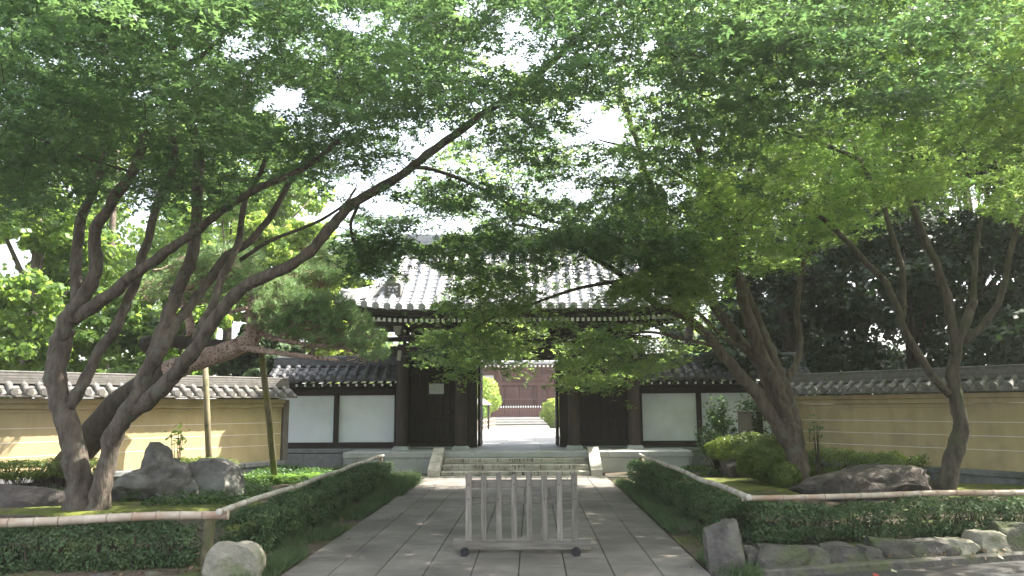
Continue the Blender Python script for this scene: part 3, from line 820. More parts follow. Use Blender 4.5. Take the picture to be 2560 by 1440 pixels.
rfm = MB().box((0, .8, 0), (.11, 1.6, .13)).mesh('hall_rafter', M['hallred']); rem = MB().box((0, -.01, 0), (.12, .02, .14)).mesh('hall_rafter_end', M['white_end'])
for k in range(60):
    rr = link('rafter', rfm, hall, (-8 + k * .27, HY - .75, 4.18), (rad(10), 0, 0)); link('rafter_end', rem, rr)
g = MB().add([(-9, HY - .9, 4.32), (9, HY - .9, 4.32), (9, HY - .9, 4.48), (-9, HY - .9, 4.48), (6, HY + 5, 7.6), (-6, HY + 5, 7.6), (9, HY + 11, 4.4), (-9, HY + 11, 4.4)], [(0, 1, 2, 3), (3, 2, 4, 5), (5, 4, 6, 7), (1, 0, 7, 6), (0, 3, 5, 7), (2, 1, 6, 4)])
obj('roof', g, M['tile'], hall)

fen = thing('picket_fence', 'low red brown picket fence with white tips before the hall', 'fence', (0, HY - .9, .89))
pk = MB().box((0, 0, .30), (.075, .05, .60)).mesh('picket', M['fencered']); pt = MB().tube([(0, 0, .60), (0, 0, .66), (0, 0, .73)], [.045, .05, .012], 6).mesh('tip', M['white_end'])
for k in range(58):
    p_ = link('picket', pk, fen, (-4.5 + .16 * k, HY - .9, .89)); link('tip', pt, p_)
for zz in (1.02, 1.40): obj('rail', MB().box((0, HY - .86, zz), (9.4, .04, .06)), M['fencered'], fen)

low = thing('bamboo_fence', 'low yellow bamboo fence left of the courtyard path', 'fence', (-2.6, 36, .42))
fa, fb = G(1180, 1082, .42), G(1236, 1066, .42)
for k in range(12):
    p = fa.lerp(fb, k / 11)
    obj('post', MB().cyl((p.x, p.y, .42), (p.x, p.y, .96), .045, 8), M['bamboo'], low)
for zz in (.62, .86): obj('rail', MB().cyl((fa.x, fa.y, zz), (fb.x, fb.y, zz), .035, 6), M['bamboo'], low)

def leafball(name, m, c, r, nleaf, size, shape='fat', parent=None, squash=(1, 1, 1), seed=0, shell=.35, lump=.18):
    rg = np.random.default_rng(seed)
    d = unit(rg.normal(size=(nleaf, 3)))
    lum = np.array([1 + lump * mnoise.noise(Vector(q) * 2.2 + Vector((seed, 0, 0))) for q in d[:, :]]) if nleaf <= 12000 else 1 + lump * np.sin(d[:, 0] * 5 + seed) * np.cos(d[:, 2] * 4 + d[:, 1] * 5)
    rr = (1 - shell * rg.random(nleaf) ** 1.6) * lum
    p = np.array(c) + d * rr[:, None] * np.array(r)
    N = d + rg.normal(size=d.shape) * .55
    me = scatter(name, m, p, N, rg.normal(size=d.shape), size * rg.uniform(.7, 1.3, nleaf), shape)
    return me
def bush(name, label, cat, px, py, D, rm, m, n, size, stem=True, group=None, zb=.42, seed=1, matk='bark_dark'):
    c = P(px, py, D); t = thing(name, label, cat, (c.x, c.y, zb), group)
    o = link('foliage', leafball('foliage', m, c, rm, n, size, seed=seed), t, (0, 0, 0)); o['kind'] = 'stuff'
    g = MB().tube([(c.x, c.y, zb - .02), (c.x + .03, c.y, (zb + c.z) / 2), (c.x, c.y, c.z + rm[2] * .3)], [.05 * rm[0] + .02, .04 * rm[0] + .015, .01], 6)
    obj('stem', g, M[matk], t)
    return t
bush('round_shrub', 'large pale green rounded tree left of the hall path', 'shrub', 1196, 992, 44, (1.25, 1.3, 1.15), M['yewleaf'], 5000, .14, seed=2)
bush('round_shrub', 'yellow green rounded bush at the right edge of the gate opening', 'shrub', 1392, 1032, 42, (.85, .9, .78), M['yewleaf'], 4000, .12, seed=3)
bush('round_shrub', 'small dark shrub under the pale green rounded tree', 'shrub', 1196, 1032, 41, (.4, .5, .35), M['bgleaf'], 1500, .12, seed=4)
c = P(1204, 1010, 40)
t = thing('stone_lantern', 'small pale roofed shelter beside the rounded tree past the opening', 'shelter', (c.x, c.y, .42))
t.name = 'small_shelter'
obj('roof', MB().add([(c.x - .7, c.y - .5, c.z), (c.x + .5, c.y - .5, c.z - .05), (c.x + .5, c.y + .5, c.z - .05), (c.x - .7, c.y + .5, c.z), (c.x - .3, c.y, c.z + .28), (c.x + .15, c.y, c.z + .25)], [(0, 1, 5, 4), (1, 2, 5), (2, 3, 4, 5), (3, 0, 4), (3, 2, 1, 0)]), M['courtyard'], t)
for dx in (-.5, .35): obj('post', MB().box((c.x + dx, c.y, (c.z + .42) / 2), (.1, .1, c.z - .42)), M['wood'], t)

# ------------------------------------------------------------------ portable wooden barrier
bp = G(1303, 1385)
BY = bp.y
bar = thing('wooden_barrier', 'weathered grey slatted wooden barrier standing across the path', 'barrier', (bp.x, BY, 0))
bx0, bx1 = P(1172, 1300, BY).x, P(1437, 1300, BY).x
topz = P(1300, 1185, BY).z
beamz0, beamz1 = P(1300, 1374, BY).z, P(1300, 1345, BY).z
obj('bottom_beam', MB().box(((bx0 + bx1) / 2, BY, (beamz0 + beamz1) / 2), (P(1476, 1360, BY).x - P(1130, 1360, BY).x, .07, beamz1 - beamz0), b=.008), M['barrier_h'], bar)
stp = (bx1 - bx0) / 7
lens = [0, .0, .0, 0, .014, 0, 0, 0]
for k in range(8):
    x = bx0 + stp * k; tz = topz + (.0, -.012, .004, -.015, .008, -.012, .004, .0)[k]
    sl_ = obj('slat', MB().box((x, BY - .02, (beamz1 - .02 + tz) / 2), (.068 if k in (0, 7) else .060, .045, tz - beamz1 + .04), Matrix.Rotation(rnd.uniform(-.004, .004), 3, 'Y'), .004), M['barrier'], bar)
    for (ok, zz) in ((k in (0, 1, 3, 4, 6, 7), topz - .11), (k in (0, 2, 5, 7), topz - .265)):
        if ok: obj('bolt', MB().cyl((x, BY - .050, zz), (x, BY - .040, zz), .008, 8), M['bolt'], sl_)
obj('rail', MB().box(((bx0 + bx1) / 2, BY + .025, topz - .105), (bx1 - bx0, .04, .085), b=.004), M['barrier_h'], bar)
obj('rail', MB().box(((bx0 + bx1) / 2, BY + .025, topz - .285), (bx1 - bx0, .035, .075), b=.004), M['barrier_h'], bar)
for px in (1165, 1439):
    x = P(px, 1370, BY).x
    f_ = obj('foot', MB().box((x, BY, .028), (.09, .42, .056), b=.008), M['barrier'], bar)
    obj('foot_cap', MB().tube([(x, BY - .23, .045), (x, BY - .16, .05)], [.042, .052], 16), M['rubber'], f_)

# ------------------------------------------------------------------ bamboo rails and posts
def bamboo(name, label, A, B, r0, r1, m, nodes, group=None, wob=.012, seed=0):
    A, B = Vector(A), Vector(B)
    t = thing(name, label, 'railing', (A.x, A.y, 0), group)
    nseg = nodes
    pts, rs = [], []
    for i in range(nseg * 4 + 1):
        f = i / (nseg * 4); p = A.lerp(B, f) + Vector((0, 0, wob * mnoise.noise(Vector((f * 5, seed, 0))) * 2))
        k = i % 4; r_ = (r0 + (r1 - r0) * f) * (1.0 if k else 1.06)
        if k == 0:
            dd = (B - A).normalized() * .006
            pts += [p - dd * 1.6, p - dd, p + dd, p + dd * 1.6]; rs += [r_ * .95, r_ * 1.04, r_ * 1.04, r_ * .94]
        else: pts.append(p); rs.append(r_ * .985)
    # each length between two nodes is a piece
    o = obj('bamboo_pole', MB().tube(pts, rs, 12), m, t, smooth=True)
    dd = (B - A).normalized()
    for i in range(nseg):
        f = (i + rnd.uniform(-.12, .12)) / nseg; f = min(max(f, .002), 1); r_ = r0 + (r1 - r0) * f
        p = A.lerp(B, f) + Vector((0, 0, wob * mnoise.noise(Vector((f * 5, seed, 0))) * 2))
        obj('node_ring', MB().tube([p - dd * .006, p - dd * .002, p + dd * .002, p + dd * .006], [r_ * .98, r_ * 1.09, r_ * 1.09, r_ * .98], 12), M['node'], t)
    return t
RZ_ = .55
fl0 = Vector((-9.0, P(0, 1307, 7.0).y, 0))
pL = G(570, 1288, RZ_); pL0 = G(0, 1305, RZ_)
dL = (pL0 - pL).normalized()
rl = bamboo('bamboo_railing', 'thick split bamboo rail across the front of the left garden', pL, pL + dL * 6.5, .041, .045, M['bamboo'], 30, seed=1)
pR = G(1858, 1246, RZ_ + .02); pR1 = G(2560, 1230, RZ_ + .02)
dR = (pR1 - pR).normalized()
rr_ = bamboo('bamboo_railing', 'split bamboo rail across the front of the right garden', pR, pR + dR * 7.5, .030, .038, M['bamboo'], 32, seed=2)
p1 = G(548, 1280, RZ_ + .05); p2 = G(958, 1139, RZ_ + .05)
bamboo('bamboo_railing', 'pale bamboo rail running along the left side of the path', p1, p2, .030, .030, M['bamboo_p'], 26, seed=3, wob=.02)
p1r = G(1872, 1243, RZ_ + .05); p2r = G(1600, 1137, RZ_ + .05)
bamboo('bamboo_railing', 'pale bamboo rail running along the right side of the path', p1r, p2r, .032, .032, M['bamboo_p'], 24, seed=4, wob=.02)
def post(label, px, py, r_, top=.52, lean=0.02, m='post', z=None):
    p = G(px, py); t = thing('log_post', label, 'post', (p.x, p.y, 0))
    obj('trunk', MB().tube([(p.x, p.y, -.05), (p.x + lean / 2, p.y, top / 2), (p.x + lean, p.y, top)], [r_ * 1.1, r_, r_ * .92], 12, wob=.15), M[m], t, smooth=True)
    t.name = 'log_post'
    return t
post('log post under the corner of the left bamboo rail', 512, 1428, .055, RZ_ - .03, .03)
post('log post under the corner of the right bamboo rail', 1893, 1352, .045, RZ_ - .02, .0)
post('log post half hidden in the hedge under the right front rail', 2345, 1346, .04, RZ_ - .02, .0)
post('log post under the far end of the left pale rail', 950, 1215, .045, RZ_ + .02, 0)
post('log post under the far end of the right pale rail', 1606, 1215, .045, RZ_ + .02, 0)

# ------------------------------------------------------------------ rocks
def rock(name, label, c, r, seed, m, sub=4, cuts=12, group=None, rough_=.12, flat=.0, yaw=0., box=False):
    import bmesh
    bm = bmesh.new(); bmesh.ops.create_icosphere(bm, subdivisions=sub, radius=1.0)
    rg = random.Random(seed); pl = []
    for _ in range(cuts):
        nn = Vector((rg.gauss(0, 1), rg.gauss(0, 1), rg.gauss(0, .8))).normalized(); pl.append((nn, rg.uniform(.48, .86)))
    if box: pl += [(Vector(q).normalized(), d_) for q, d_ in (((1, .1, .1), .72), ((-1, .15, .1), .72), ((.1, -1, .15), .6), ((rg.uniform(-.2, .2), .1, 1), .62), ((.5, -.3, 1), .8), ((-.5, -.3, 1), .8))]
    off = Vector((seed * 3.1, seed * 1.7, 0))
    Rz = Matrix.Rotation(yaw, 3, 'Z')
    for v in bm.verts:
        p = v.co.copy()
        for nn, dd in pl:
            h = p.dot(nn)
            if h > dd: p -= nn * (h - dd) * .97
        q = v.co
        p *= 1 + rough_ * mnoise.noise(q * 1.7 + off) + rough_ * .5 * mnoise.noise(q * 5 + off) + rough_ * .22 * mnoise.noise(q * 13 + off)
        if p.z > 1 - flat: p.z = 1 - flat + (p.z - 1 + flat) * .2
        v.co = Rz @ Vector((p.x * r[0], p.y * r[1], p.z * r[2]))
    me = bpy.data.meshes.new(name); bm.to_mesh(me); bm.free(); me.materials.append(m); me.shade_smooth(); smooth_by_angle(me, 32)
    o = bpy.data.objects.new(name, me); C.objects.link(o); o.location = c
    tag(o, label, 'rock', group); return o
c = G(585, 1452); rock('rock', 'pale boulder beside the corner post at the left of the path', (c.x, c.y + .05, .05), (.31, .27, .33), 3, M['rock_p'], cuts=7)
c = G(1815, 1425); rock('rock', 'tall grey boulder at the right corner of the path', (c.x, c.y, .12), (.27, .26, .45), 5, M['rock_g'], cuts=6)
c = P(385, 1190, 13.6); rock('rock', 'big grey peaked rock behind the left maple', (c.x, c.y, .12), (.82, .7, .72), 21, M['rock'], cuts=12, rough_=.18, sub=5)
c = P(520, 1190, 13.8); rock('rock', 'broad pale grey rock right of the peaked rock', (c.x, c.y, .1), (.88, .6, .62), 23, M['rock'], cuts=9, rough_=.15, sub=5)
c = P(392, 1110, 13.6); rock('rock', 'dark pointed crest of stone on the peaked rock', (c.x, c.y, .60), (.32, .3, .42), 29, M['rock'], cuts=8, rough_=.15)
c = P(60, 1225, 12.6); rock('rock', 'low brown rock at the far left of the garden', (c.x, c.y, .12), (.9, .5, .42), 31, M['rock_b'], cuts=8, rough_=.15)
c = P(2205, 1200, 13.6); rock('rock', 'long flat topped brown rock before the right wall', (c.x, c.y, .12), (1.5, .7, .50), 37, M['rock_b'], cuts=12, rough_=.14, sub=5, flat=.1)
c = P(2105, 1200, 13.2); rock('rock', 'rounded brown rock at the left end of the long rock', (c.x, c.y, .14), (.48, .45, .36), 41, M['rock_b'], cuts=10, rough_=.16)
c = P(1850, 1160, 17.0); rock('rock', 'brown rock under the clipped azalea mound', (c.x, c.y, .16), (.60, .5, .34), 43, M['rock_b'], cuts=9, rough_=.14)
row = [(1880, 1398, .07, .11, 'small dark stone next to the tall boulder'), (1960, 1403, .22, .14, 'long dark stone in the road edging, third from the path'), (2022, 1400, .13, .12, 'squarish grey stone in the edging row'),
       (2105, 1393, .19, .12, 'low wide stone in the middle of the edging row'), (2160, 1390, .11, .10, 'small pale nosed stone in the edging row'), (2232, 1382, .19, .13, 'pale topped grey stone in the edging row'),
       (2318, 1382, .20, .12, 'brown stone in the edging row left of a light angular one'), (2392, 1378, .13, .12, 'light angular stone in the edging row'), (2458, 1374, .17, .19, 'big upright pale stone in the edging row'), (2560, 1372, .18, .24, 'rounded grey stone at the right end of the edging row'), (2660, 1366, .2, .2, 'grey stone beyond the right end of the edging row')]
for i, (px, py, rx, rz, lab) in enumerate(row):
    p = G(px, py + 8); rock('edging_stone', lab, (p.x, max(p.y, kerb_y(p.x) + .2), rz * .40), (rx * 1.75, .30, rz * (1.45 if i < 8 else 1.25)), 50 + i, M['rock_p'] if i in (8, 7) else M['rock_g'], sub=4, cuts=5, box=True, group='stones edging the right garden', rough_=.12)
row = [(500, 1440, .10, .05, 'flat grey stone at the foot of the corner post'), (380, 1446, .16, .06, 'flat stone below the left hedge, right of centre'), (250, 1452, .14, .06, 'flat stone below the left hedge near the bottom edge'), (85, 1455, .18, .05, 'flat grey stone below the left hedge at the corner')]
for i, (px, py, rx, rz, lab) in enumerate(row):
    p = G(px, py); rock('edging_stone', lab, (p.x, p.y, .01), (rx, .11, rz), 80 + i, M['rock_g'], sub=3, cuts=6, group='stones edging the left garden')
for i, (px, py, rx, lab) in enumerate([(1330 + 410, 1330, .16, 'flat stone beside the right edge of the path'), (1005 - 465, 1240, .3, 'flat brown stone in the moss before the prop pole')]):
    p = G(px, py); rock('flat_stone', lab, (p.x if i else 2.35, p.y, .04), (rx, .2, .05), 90 + i, M['rock_g'], sub=3, cuts=5)

# ------------------------------------------------------------------ hedges, cover, grass
def hedge(label, A, B, w_, h0, h1, n, size, m=M['hedge'], seed=0, group=None, z0=.0, stems=26, shape='leaf', name='clipped_hedge', low=.0):
    A, B = Vector(A), Vector(B); d = B - A; L = d.length; d.normalize(); nr_ = Vector((d.y, -d.x, 0))
    t = thing(name, label, 'hedge', (A.x, A.y, 0), group); rg = np.random.default_rng(seed)
    s = rg.random(n) * L; th = rg.random(n) * 2 * math.pi
    # superellipse section, denser at the shell
    cx = np.sign(np.cos(th)) * np.abs(np.cos(th)) ** .55; cz = np.sign(np.sin(th)) * np.abs(np.sin(th)) ** .55
    rr = 1 - .45 * rg.random(n) ** 1.5
    H = h0 + (h1 - h0) * s / L + .10 * np.array([mnoise.noise(Vector((a * 1.4, seed * 3.3, .5))) for a in s])
    nz = np.array([mnoise.noise(Vector((a * 3.2, b_ * .8, seed))) for a, b_ in zip(s, th)])
    nz2 = np.array([mnoise.noise(Vector((a * 9, b_ * 2.4, seed + 9))) for a, b_ in zip(s, th)])
    rr = rr * (1 + .40 * nz + .22 * nz2)
    hx = cx * rr * w_ / 2; hz = z0 + low + (H - low) / 2 + cz * rr * (H - low) / 2
    p = np.array(A)[None] + s[:, None] * np.array(d)[None] + hx[:, None] * np.array(nr_)[None]
    p[:, 2] = hz
    N = cx[:, None] * np.array(nr_)[None] + cz[:, None] * np.array((0, 0, 1.))[None] + rg.normal(size=(n, 3)) * .7
    N[:, 2] += .4
    # round off the ends
    e = np.minimum(s, L - s); keep = rg.random(n) < np.clip(e / .12 + .3 * (np.abs(cx * rr) < .6), 0, 1); 
    me = scatter('foliage', m, p[keep], N[keep], rg.normal(size=(keep.sum(), 3)), size * rg.uniform(.6, 1.3, keep.sum()), shape)
    o = link('foliage', me, t, (0, 0, 0)); o['kind'] = 'stuff'
    g = MB(); r2 = random.Random(seed)
    for k in range(stems):
        ss = r2.uniform(.02, .98) * L; b0 = A + d * ss + nr_ * r2.uniform(-.25, .25) * w_
        b0.z = z0 - .02
        a1 = b0 + Vector((r2.uniform(-.08, .08), r2.uniform(-.08, .08), .4 * h0)); a2 = a1 + Vector((r2.uniform(-.12, .12), r2.uniform(-.1, .1), .45 * h0))
        g.tube([b0, a1, a2], [.012, .009, .004], 5)
        g.tube([a1, a1 + Vector((r2.uniform(-.15, .15), r2.uniform(-.12, .12), .35 * h0))], [.007, .003], 4)
    o = obj('stem', g, M['bark_dark'], t); o['kind'] = 'stuff'
    return t
a = G(525, 1400); hl = pL + dL * 6.0
hedge('dense green hedge under the left front bamboo rail', (pL.x - .34, pL.y + .16, 0), (hl.x, hl.y + .12, 0), .50, .47, .47, 34000, .036, seed=1, stems=60, low=.05)
hedge('dense dark hedge under the right front bamboo rail', (pR.x + .05, pR.y + .12, 0), (pR.x + 6.5, pR.y + .12 + dR.y * 6.5, 0), .50, .52, .52, 34000, .036, seed=2, stems=60, low=.08)
hedge('long dark hedge along the left side of the path', (p1.x + .0, p1.y + .5, 0), (p2.x, p2.y + .1, 0), .50, .50, .52, 52000, .034, seed=3, stems=70, low=.10)
hedge('long dark hedge along the right side of the path', (p1r.x + .05, p1r.y + .3, 0), (p2r.x, p2r.y + .1, 0), .50, .48, .52, 52000, .034, seed=4, stems=70, low=.10)
a, b_ = G(-260, 1180), G(250, 1178)
a = P(-330, 1140, 13.6); b_ = P(262, 1140, 14.6)
hedge('thin clipped azalea hedge with bare stems before the left wall', (a.x, a.y, 0), (b_.x, b_.y, 0), .5, .66, .66, 13000, .045, m=M['azalea'], seed=5, stems=120, low=.36)
a = P(425, 1140, 15.2); b_ = P(575, 1140, 16.4)
hedge('low clipped hedge between the pale rock and the left wall', (a.x, a.y, 0), (b_.x, b_.y, 0), .7, .62, .55, 12000, .045, m=M['azalea'], seed=6, low=.1)
a = P(2010, 1140, 16.6); b_ = P(2310, 1140, 14.9)
hedge('low clipped hedge at the foot of the right wall', (a.x, a.y, 0), (b_.x, b_.y, 0), .7, .72, .62, 17000, .045, m=M['azalea'], seed=7, low=.1)
def mound(label, px, py, D, rm, n, seed, size=.042):
    c = P(px, py, D); t = thing('azalea_mound', label, 'shrub', (c.x, c.y, 0))
    o = link('foliage', leafball('foliage', M['azalea'], c, rm, n, size * 1.1, 'leaf', seed=seed, shell=.22, lump=.22), t, (0, 0, 0)); o['kind'] = 'stuff'
    g = MB()
    r2 = random.Random(seed)
    for k in range(14):
        g.tube([(c.x + r2.uniform(-.2, .2), c.y + r2.uniform(-.2, .2), 0), (c.x + r2.uniform(-.6, .6) * rm[0], c.y + r2.uniform(-.5, .5) * rm[1], c.z)], [.014, .005], 4)
    o = obj('stem', g, M['bark_dark'], t); o['kind'] = 'stuff'
mound('wide flat clipped azalea mound on top of the brown rock', 1868, 1122, 17.3, (.92, .55, .31), 15000, 61)
mound('round clipped azalea mound just left of the right maple trunk', 1935, 1152, 15.6, (.66, .5, .45), 16000, 62)
mound('small bright azalea tuft low behind the right maple trunk', 1965, 1190, 14.8, (.26, .25, .25), 4000, 63)

def cover(label, blobs, n, m, size, seed, hmax=.22, name='ground_cover'):
    rg = np.random.default_rng(seed); P_, tot = [], sum(b_[2] * b_[3] for b_ in blobs)
    for (x, y, rx, ry) in blobs:
        k = int(n * rx * ry / tot); rr = np.sqrt(rg.random(k)); th = rg.random(k) * 6.283
        h = hmax * (1 - rr ** 3) * rg.random(k) ** .7 * (.5 + .5 * rg.random(k))
        P_.append(np.stack([x + rx * rr * np.cos(th), y + ry * rr * np.sin(th), .06 + h], 1))
    p = np.vstack(P_); N = rg.normal(size=p.shape) * .5; N[:, 2] += 1
    me = scatter(name, m, p, N, rg.normal(size=p.shape), size * rg.uniform(.6, 1.4, len(p)), 'leaf')
    o = link(name, me); o['kind'] = 'stuff'; o['label'] = label; o['category'] = 'ground cover'; return o
def gb(px, py, rx, ry): p = G(px, py, .05); return (p.x, p.y, rx, ry)
cover('leafy ground cover below the left rocks and prop pole', [gb(430, 1270, .55, .4), gb(540, 1262, .6, .5), gb(490, 1250, .8, .4), gb(610, 1240, .6, .6), gb(330, 1262, .25, .2), gb(560, 1215, .9, .8), gb(640, 1210, .8, 1.2), gb(700, 1190, .8, 1.4), gb(760, 1200, .5, 1.2)], 19000, M['cover'], .055, 1, .26)
cover('dark creeping plants left of the maple trunks', [gb(60, 1255, 1.0, .6), gb(150, 1245, .6, .5), gb(-60, 1240, .9, .6), gb(20, 1270, .4, .3)], 8000, M['hedge'], .06, 2, .20)
cover('small plants at the foot of the long right rock', [gb(2150, 1238, .5, .25), gb(2240, 1240, .4, .2), gb(2090, 1232, .2, .15)], 1500, M['cover'], .05, 3, .14)
cover('low plants in the corner left of the stone platform', [gb(800, 1195, .5, .8), gb(870, 1180, .4, .6)], 3500, M['cover'], .05, 4, .22)
cover('low plants right of the stone platform', [gb(1740, 1178, .5, .6), gb(1690, 1190, .3, .5), gb(1790, 1190, .4, .3)], 3000, M['cover'], .05, 5, .16)
cover('dead leaves scattered along the garden edges', [gb(300, 1425, 1.6, .25), (-2.35, 9.5, .22, 2.5), (2.35, 9.8, .22, 2.2), (5.0, 8.5, 2.4, .3)], 420, M['deadleaf'], .05, 6, .02, 'leaf_litter')

cover('a few dry leaves and bits blown over the paving', [(0, 10.5, 2.0, 4.5), (-1.9, 11, .2, 4.5), (1.9, 11, .2, 4.5)], 110, M['deadleaf'], .032, 16, .0, 'leaf_litter').location.z = -.043
def grass(label, x0, x1, y0, y1, n, h, seed, clump=.6):
    rg = np.random.default_rng(seed); x = rg.uniform(x0, x1, n * 2); y = rg.uniform(y0, y1, n * 2)
    v = np.array([mnoise.noise(Vector((a * 2.5, b_ * 1.6, seed))) for a, b_ in zip(x, y)])
    k = (v > -.25 + rg.random(n * 2) * clump); x, y, v = x[k][:n], y[k][:n], v[k][:n]
    p = np.stack([x, y, np.full(len(x), .02)], 1)
    T = rg.normal(size=p.shape) * .45; T[:, 2] = 1
    me = scatter('grass', M['grass'], p, rg.normal(size=p.shape), T, h * (.5 + .8 * np.clip(v + .4, 0, 1)) * rg.uniform(.7, 1.3, len(x)), 'blade')
    o = link('grass', me); o['kind'] = 'stuff'; o['label'] = label; o['category'] = 'grass'
grass('lily turf between the left hedge and the path', -2.62, -2.06, 7.3, 15.6, 16000, .13, 1, .5)
grass('taller bright grass tuft at the far end of the left strip', -2.75, -2.0, 14.2, 16.8, 7000, .26, 2, .3)
grass('lily turf between the right hedge and the path', 2.08, 2.5, 7.6, 16.6, 12000, .12, 3, .6)
# ferns
def fern(label, px, py, sc, seed, m=None):
    r2 = random.Random(seed); p0 = P(px, py, 15.7 + r2.random() * 1.0 - (py - 1180) * .02); p0.z = .08; pos, NN, TT, sz = [], [], [], []
    g = MB(); t = thing('fern', label, 'fern', (p0.x, p0.y, .05), 'ferns by the leaning prop pole')
    for k in range(9):
        a = 6.283 * k / 9 + r2.uniform(-.3, .3); L = sc * r2.uniform(.8, 1.2); d = Vector((math.cos(a), math.sin(a), 0)); prev = None; pts = []
        for q in range(14):
            f = q / 13; pt_ = p0 + d * (L * f * .85) + Vector((0, 0, L * (1.1 * f - .95 * f * f)))
            pts.append(pt_)
            if q > 1:
                s_ = Vector((-d.y, d.x, 0)); ll = L * .26 * math.sin(math.pi * min(1, f * .9 + .12))
                for sg in (-1, 1):
                    pos.append(pt_ + s_ * sg * ll * .5); NN.append((d.x * .2, d.y * .2, 1)); TT.append(s_ * sg + d * .35); sz.append(ll * 1.0)
        g.tube(pts, .003, 3)
    o = link('frond', scatter('frond', M['fern'], np.array(pos), np.array(NN, float), np.array([tuple(v) for v in TT]), np.array(sz), 'leaf'), t, (0, 0, 0)); o['kind'] = 'stuff'
    obj('rachis', g, M['fern'], t, kind='stuff')
for i, (px, py, sc, lab) in enumerate([(640, 1175, .42, 'bright fern left of the leaning prop pole, nearest the ochre wall'), (668, 1165, .40, 'bright fern just left of the leaning prop pole'), (712, 1170, .45, 'bright fern right beside the leaning prop pole'),
        (745, 1178, .4, 'bright fern right of the leaning pole in the middle of the clump'), (780, 1185, .42, 'bright fern nearest the stone platform on the left'), (700, 1190, .4, 'fern in front of the leaning prop pole'),
        (655, 1192, .38, 'fern at the front of the clump on the left'), (735, 1200, .35, 'small fern at the front of the clump')]):
    fern(lab, px, py, sc, 100 + i)

# ------------------------------------------------------------------ TREES
GAPS = [  # picture regions where the photograph shows open sky: px, py, rx, ry, strength
    (705, 262, 62, 42, 1), (930, 60, 75, 42, .8), (600, 110, 55, 40, .75), (660, 95, 40, 30, .6), (780, 110, 60, 45, .45), (1175, 15, 50, 25, .8), (1290, 60, 40, 40, .7), (1265, 150, 60, 60, .45),
    (1525, 310, 48, 48, 1), (1480, 275, 45, 22, .8), (1615, 115, 30, 20, .8), (1360, 90, 60, 50, .35), (1590, 215, 50, 30, .4), (1215, 390, 55, 40, .6), (1245, 440, 40, 30, .5), (1430, 490, 60, 26, .95), (1300, 480, 60, 35, .6), (1540, 500, 30, 22, .6), (1210, 520, 45, 25, .5),
    (945, 500, 60, 38, .95), (880, 465, 45, 32, .8), (990, 440, 60, 60, .6), (1130, 560, 65, 28, .85), (1050, 590, 60, 30, .8), (1040, 520, 25, 30, .4), (1080, 400, 50, 70, .45), (1835, 425, 50, 22, .7), (1330, 570, 60, 30, .5), (1560, 590, 40, 25, .6), (520, 490, 25, 20, .8), (35, 650, 55, 60, 1),
    (1366, 880, 20, 70, .9), (1400, 835, 40, 22, .8), (1500, 784, 170, 26, .85), (1060, 800, 110, 26, .75), (1045, 715, 70, 55, 1), (945, 750, 80, 28, 1), (1110, 640, 50, 26, .5), (1180, 720, 50, 40, .25), (1450, 690, 75, 75, .7), (1420, 745, 90, 40, .6), (1600, 740, 60, 40, .45), (1280, 650, 70, 40, .4), (1560, 660, 50, 40, .5), (1240, 760, 70, 25, .3), (1650, 740, 40, 30, .5), (170, 480, 25, 20, .5)]
GA = np.array(GAPS)
def gapf(px, py):
    """0 = free, 1 = open"""
    out = np.zeros(np.shape(px)); px = np.asarray(px, float); py = np.asarray(py, float)
    w1 = np.sin(px / 23 + 1.7 * np.sin(py / 31)) + np.sin(py / 17 + 1.3 * np.sin(px / 37)) + .8 * np.sin((px + py) / 11)
    for gx, gy, rx, ry, s in GAPS:
        d = ((px - gx) / rx) ** 2 + ((py - gy) / ry) ** 2
        out = np.maximum(out, s * .93 * np.clip((1.25 + .38 * w1 - d) / .7, 0, 1))
    return out
BOT = np.array([(-600, 600), (0, 560), (150, 500), (300, 480), (450, 520), (600, 450), (760, 430), (860, 500), (885, 690), (1000, 700), (1040, 640), (1060, 900), (1180, 930), (1330, 930), (1350, 790), (1385, 800), (1400, 960), (1470, 990), (1560, 960), (1640, 900), (1720, 880), (1760, 730), (1900, 660), (2100, 590), (2250, 470), (2400, 480), (2560, 560), (3200, 600)], float)
limbs = {}      # tree -> list of points
def maple(key, name, label, base, trunks, branches, m, bark):
    """trunks/branches: (name, r0px, r1px, [(px,py,D)...])"""
    t = thing(name, label, 'tree', base)
    pts_all = []
    for (nm, r0, r1, pl) in trunks + branches:
        q = catmull([(px, py, D) for px, py, D in pl], 5)
        # radius in metres from pixel radius at that depth
        W = [P(*r_) for r_ in q]; k = len(W); sd = rnd.random() * 50
        rs = []
        for i, r_ in enumerate(q):
            f = i / (k - 1); rp = r0 + (r1 - r0) * f ** .9
            rs.append(max(.004, rp * (.76 if nm == 'trunk' else .72) * r_[2] / FPX))
        if nm == 'trunk': rs = [q_ * (1 + .42 * math.exp(-i_ / 1.6)) for i_, q_ in enumerate(rs)]
        # crooked limbs: small wander
        for i in range(k):
            f = min(1, i / 4) * min(1, rs[i] * 12 + .3)
            W[i] = W[i] + Vector((0, 0, 0)) if i == 0 else W[i] + Vector((mnoise.noise(W[i] * 2.2 + Vector((sd, 0, 0))), mnoise.noise(W[i] * 2.2 + Vector((0, sd, 0))), 0)) * .05 * f
        obj(nm, MB().tube(W, rs, 12 if r0 > 14 else 8, wob=.34 if r0 > 14 else .15, seed=sd), M[bark], t, smooth=True)
        pts_all += [(tuple(a), b_) for a, b_ in zip(W, rs)]
    limbs[key] = (t, pts_all, m)
    return t
LA = G(215, 1290)
D0 = LA.y
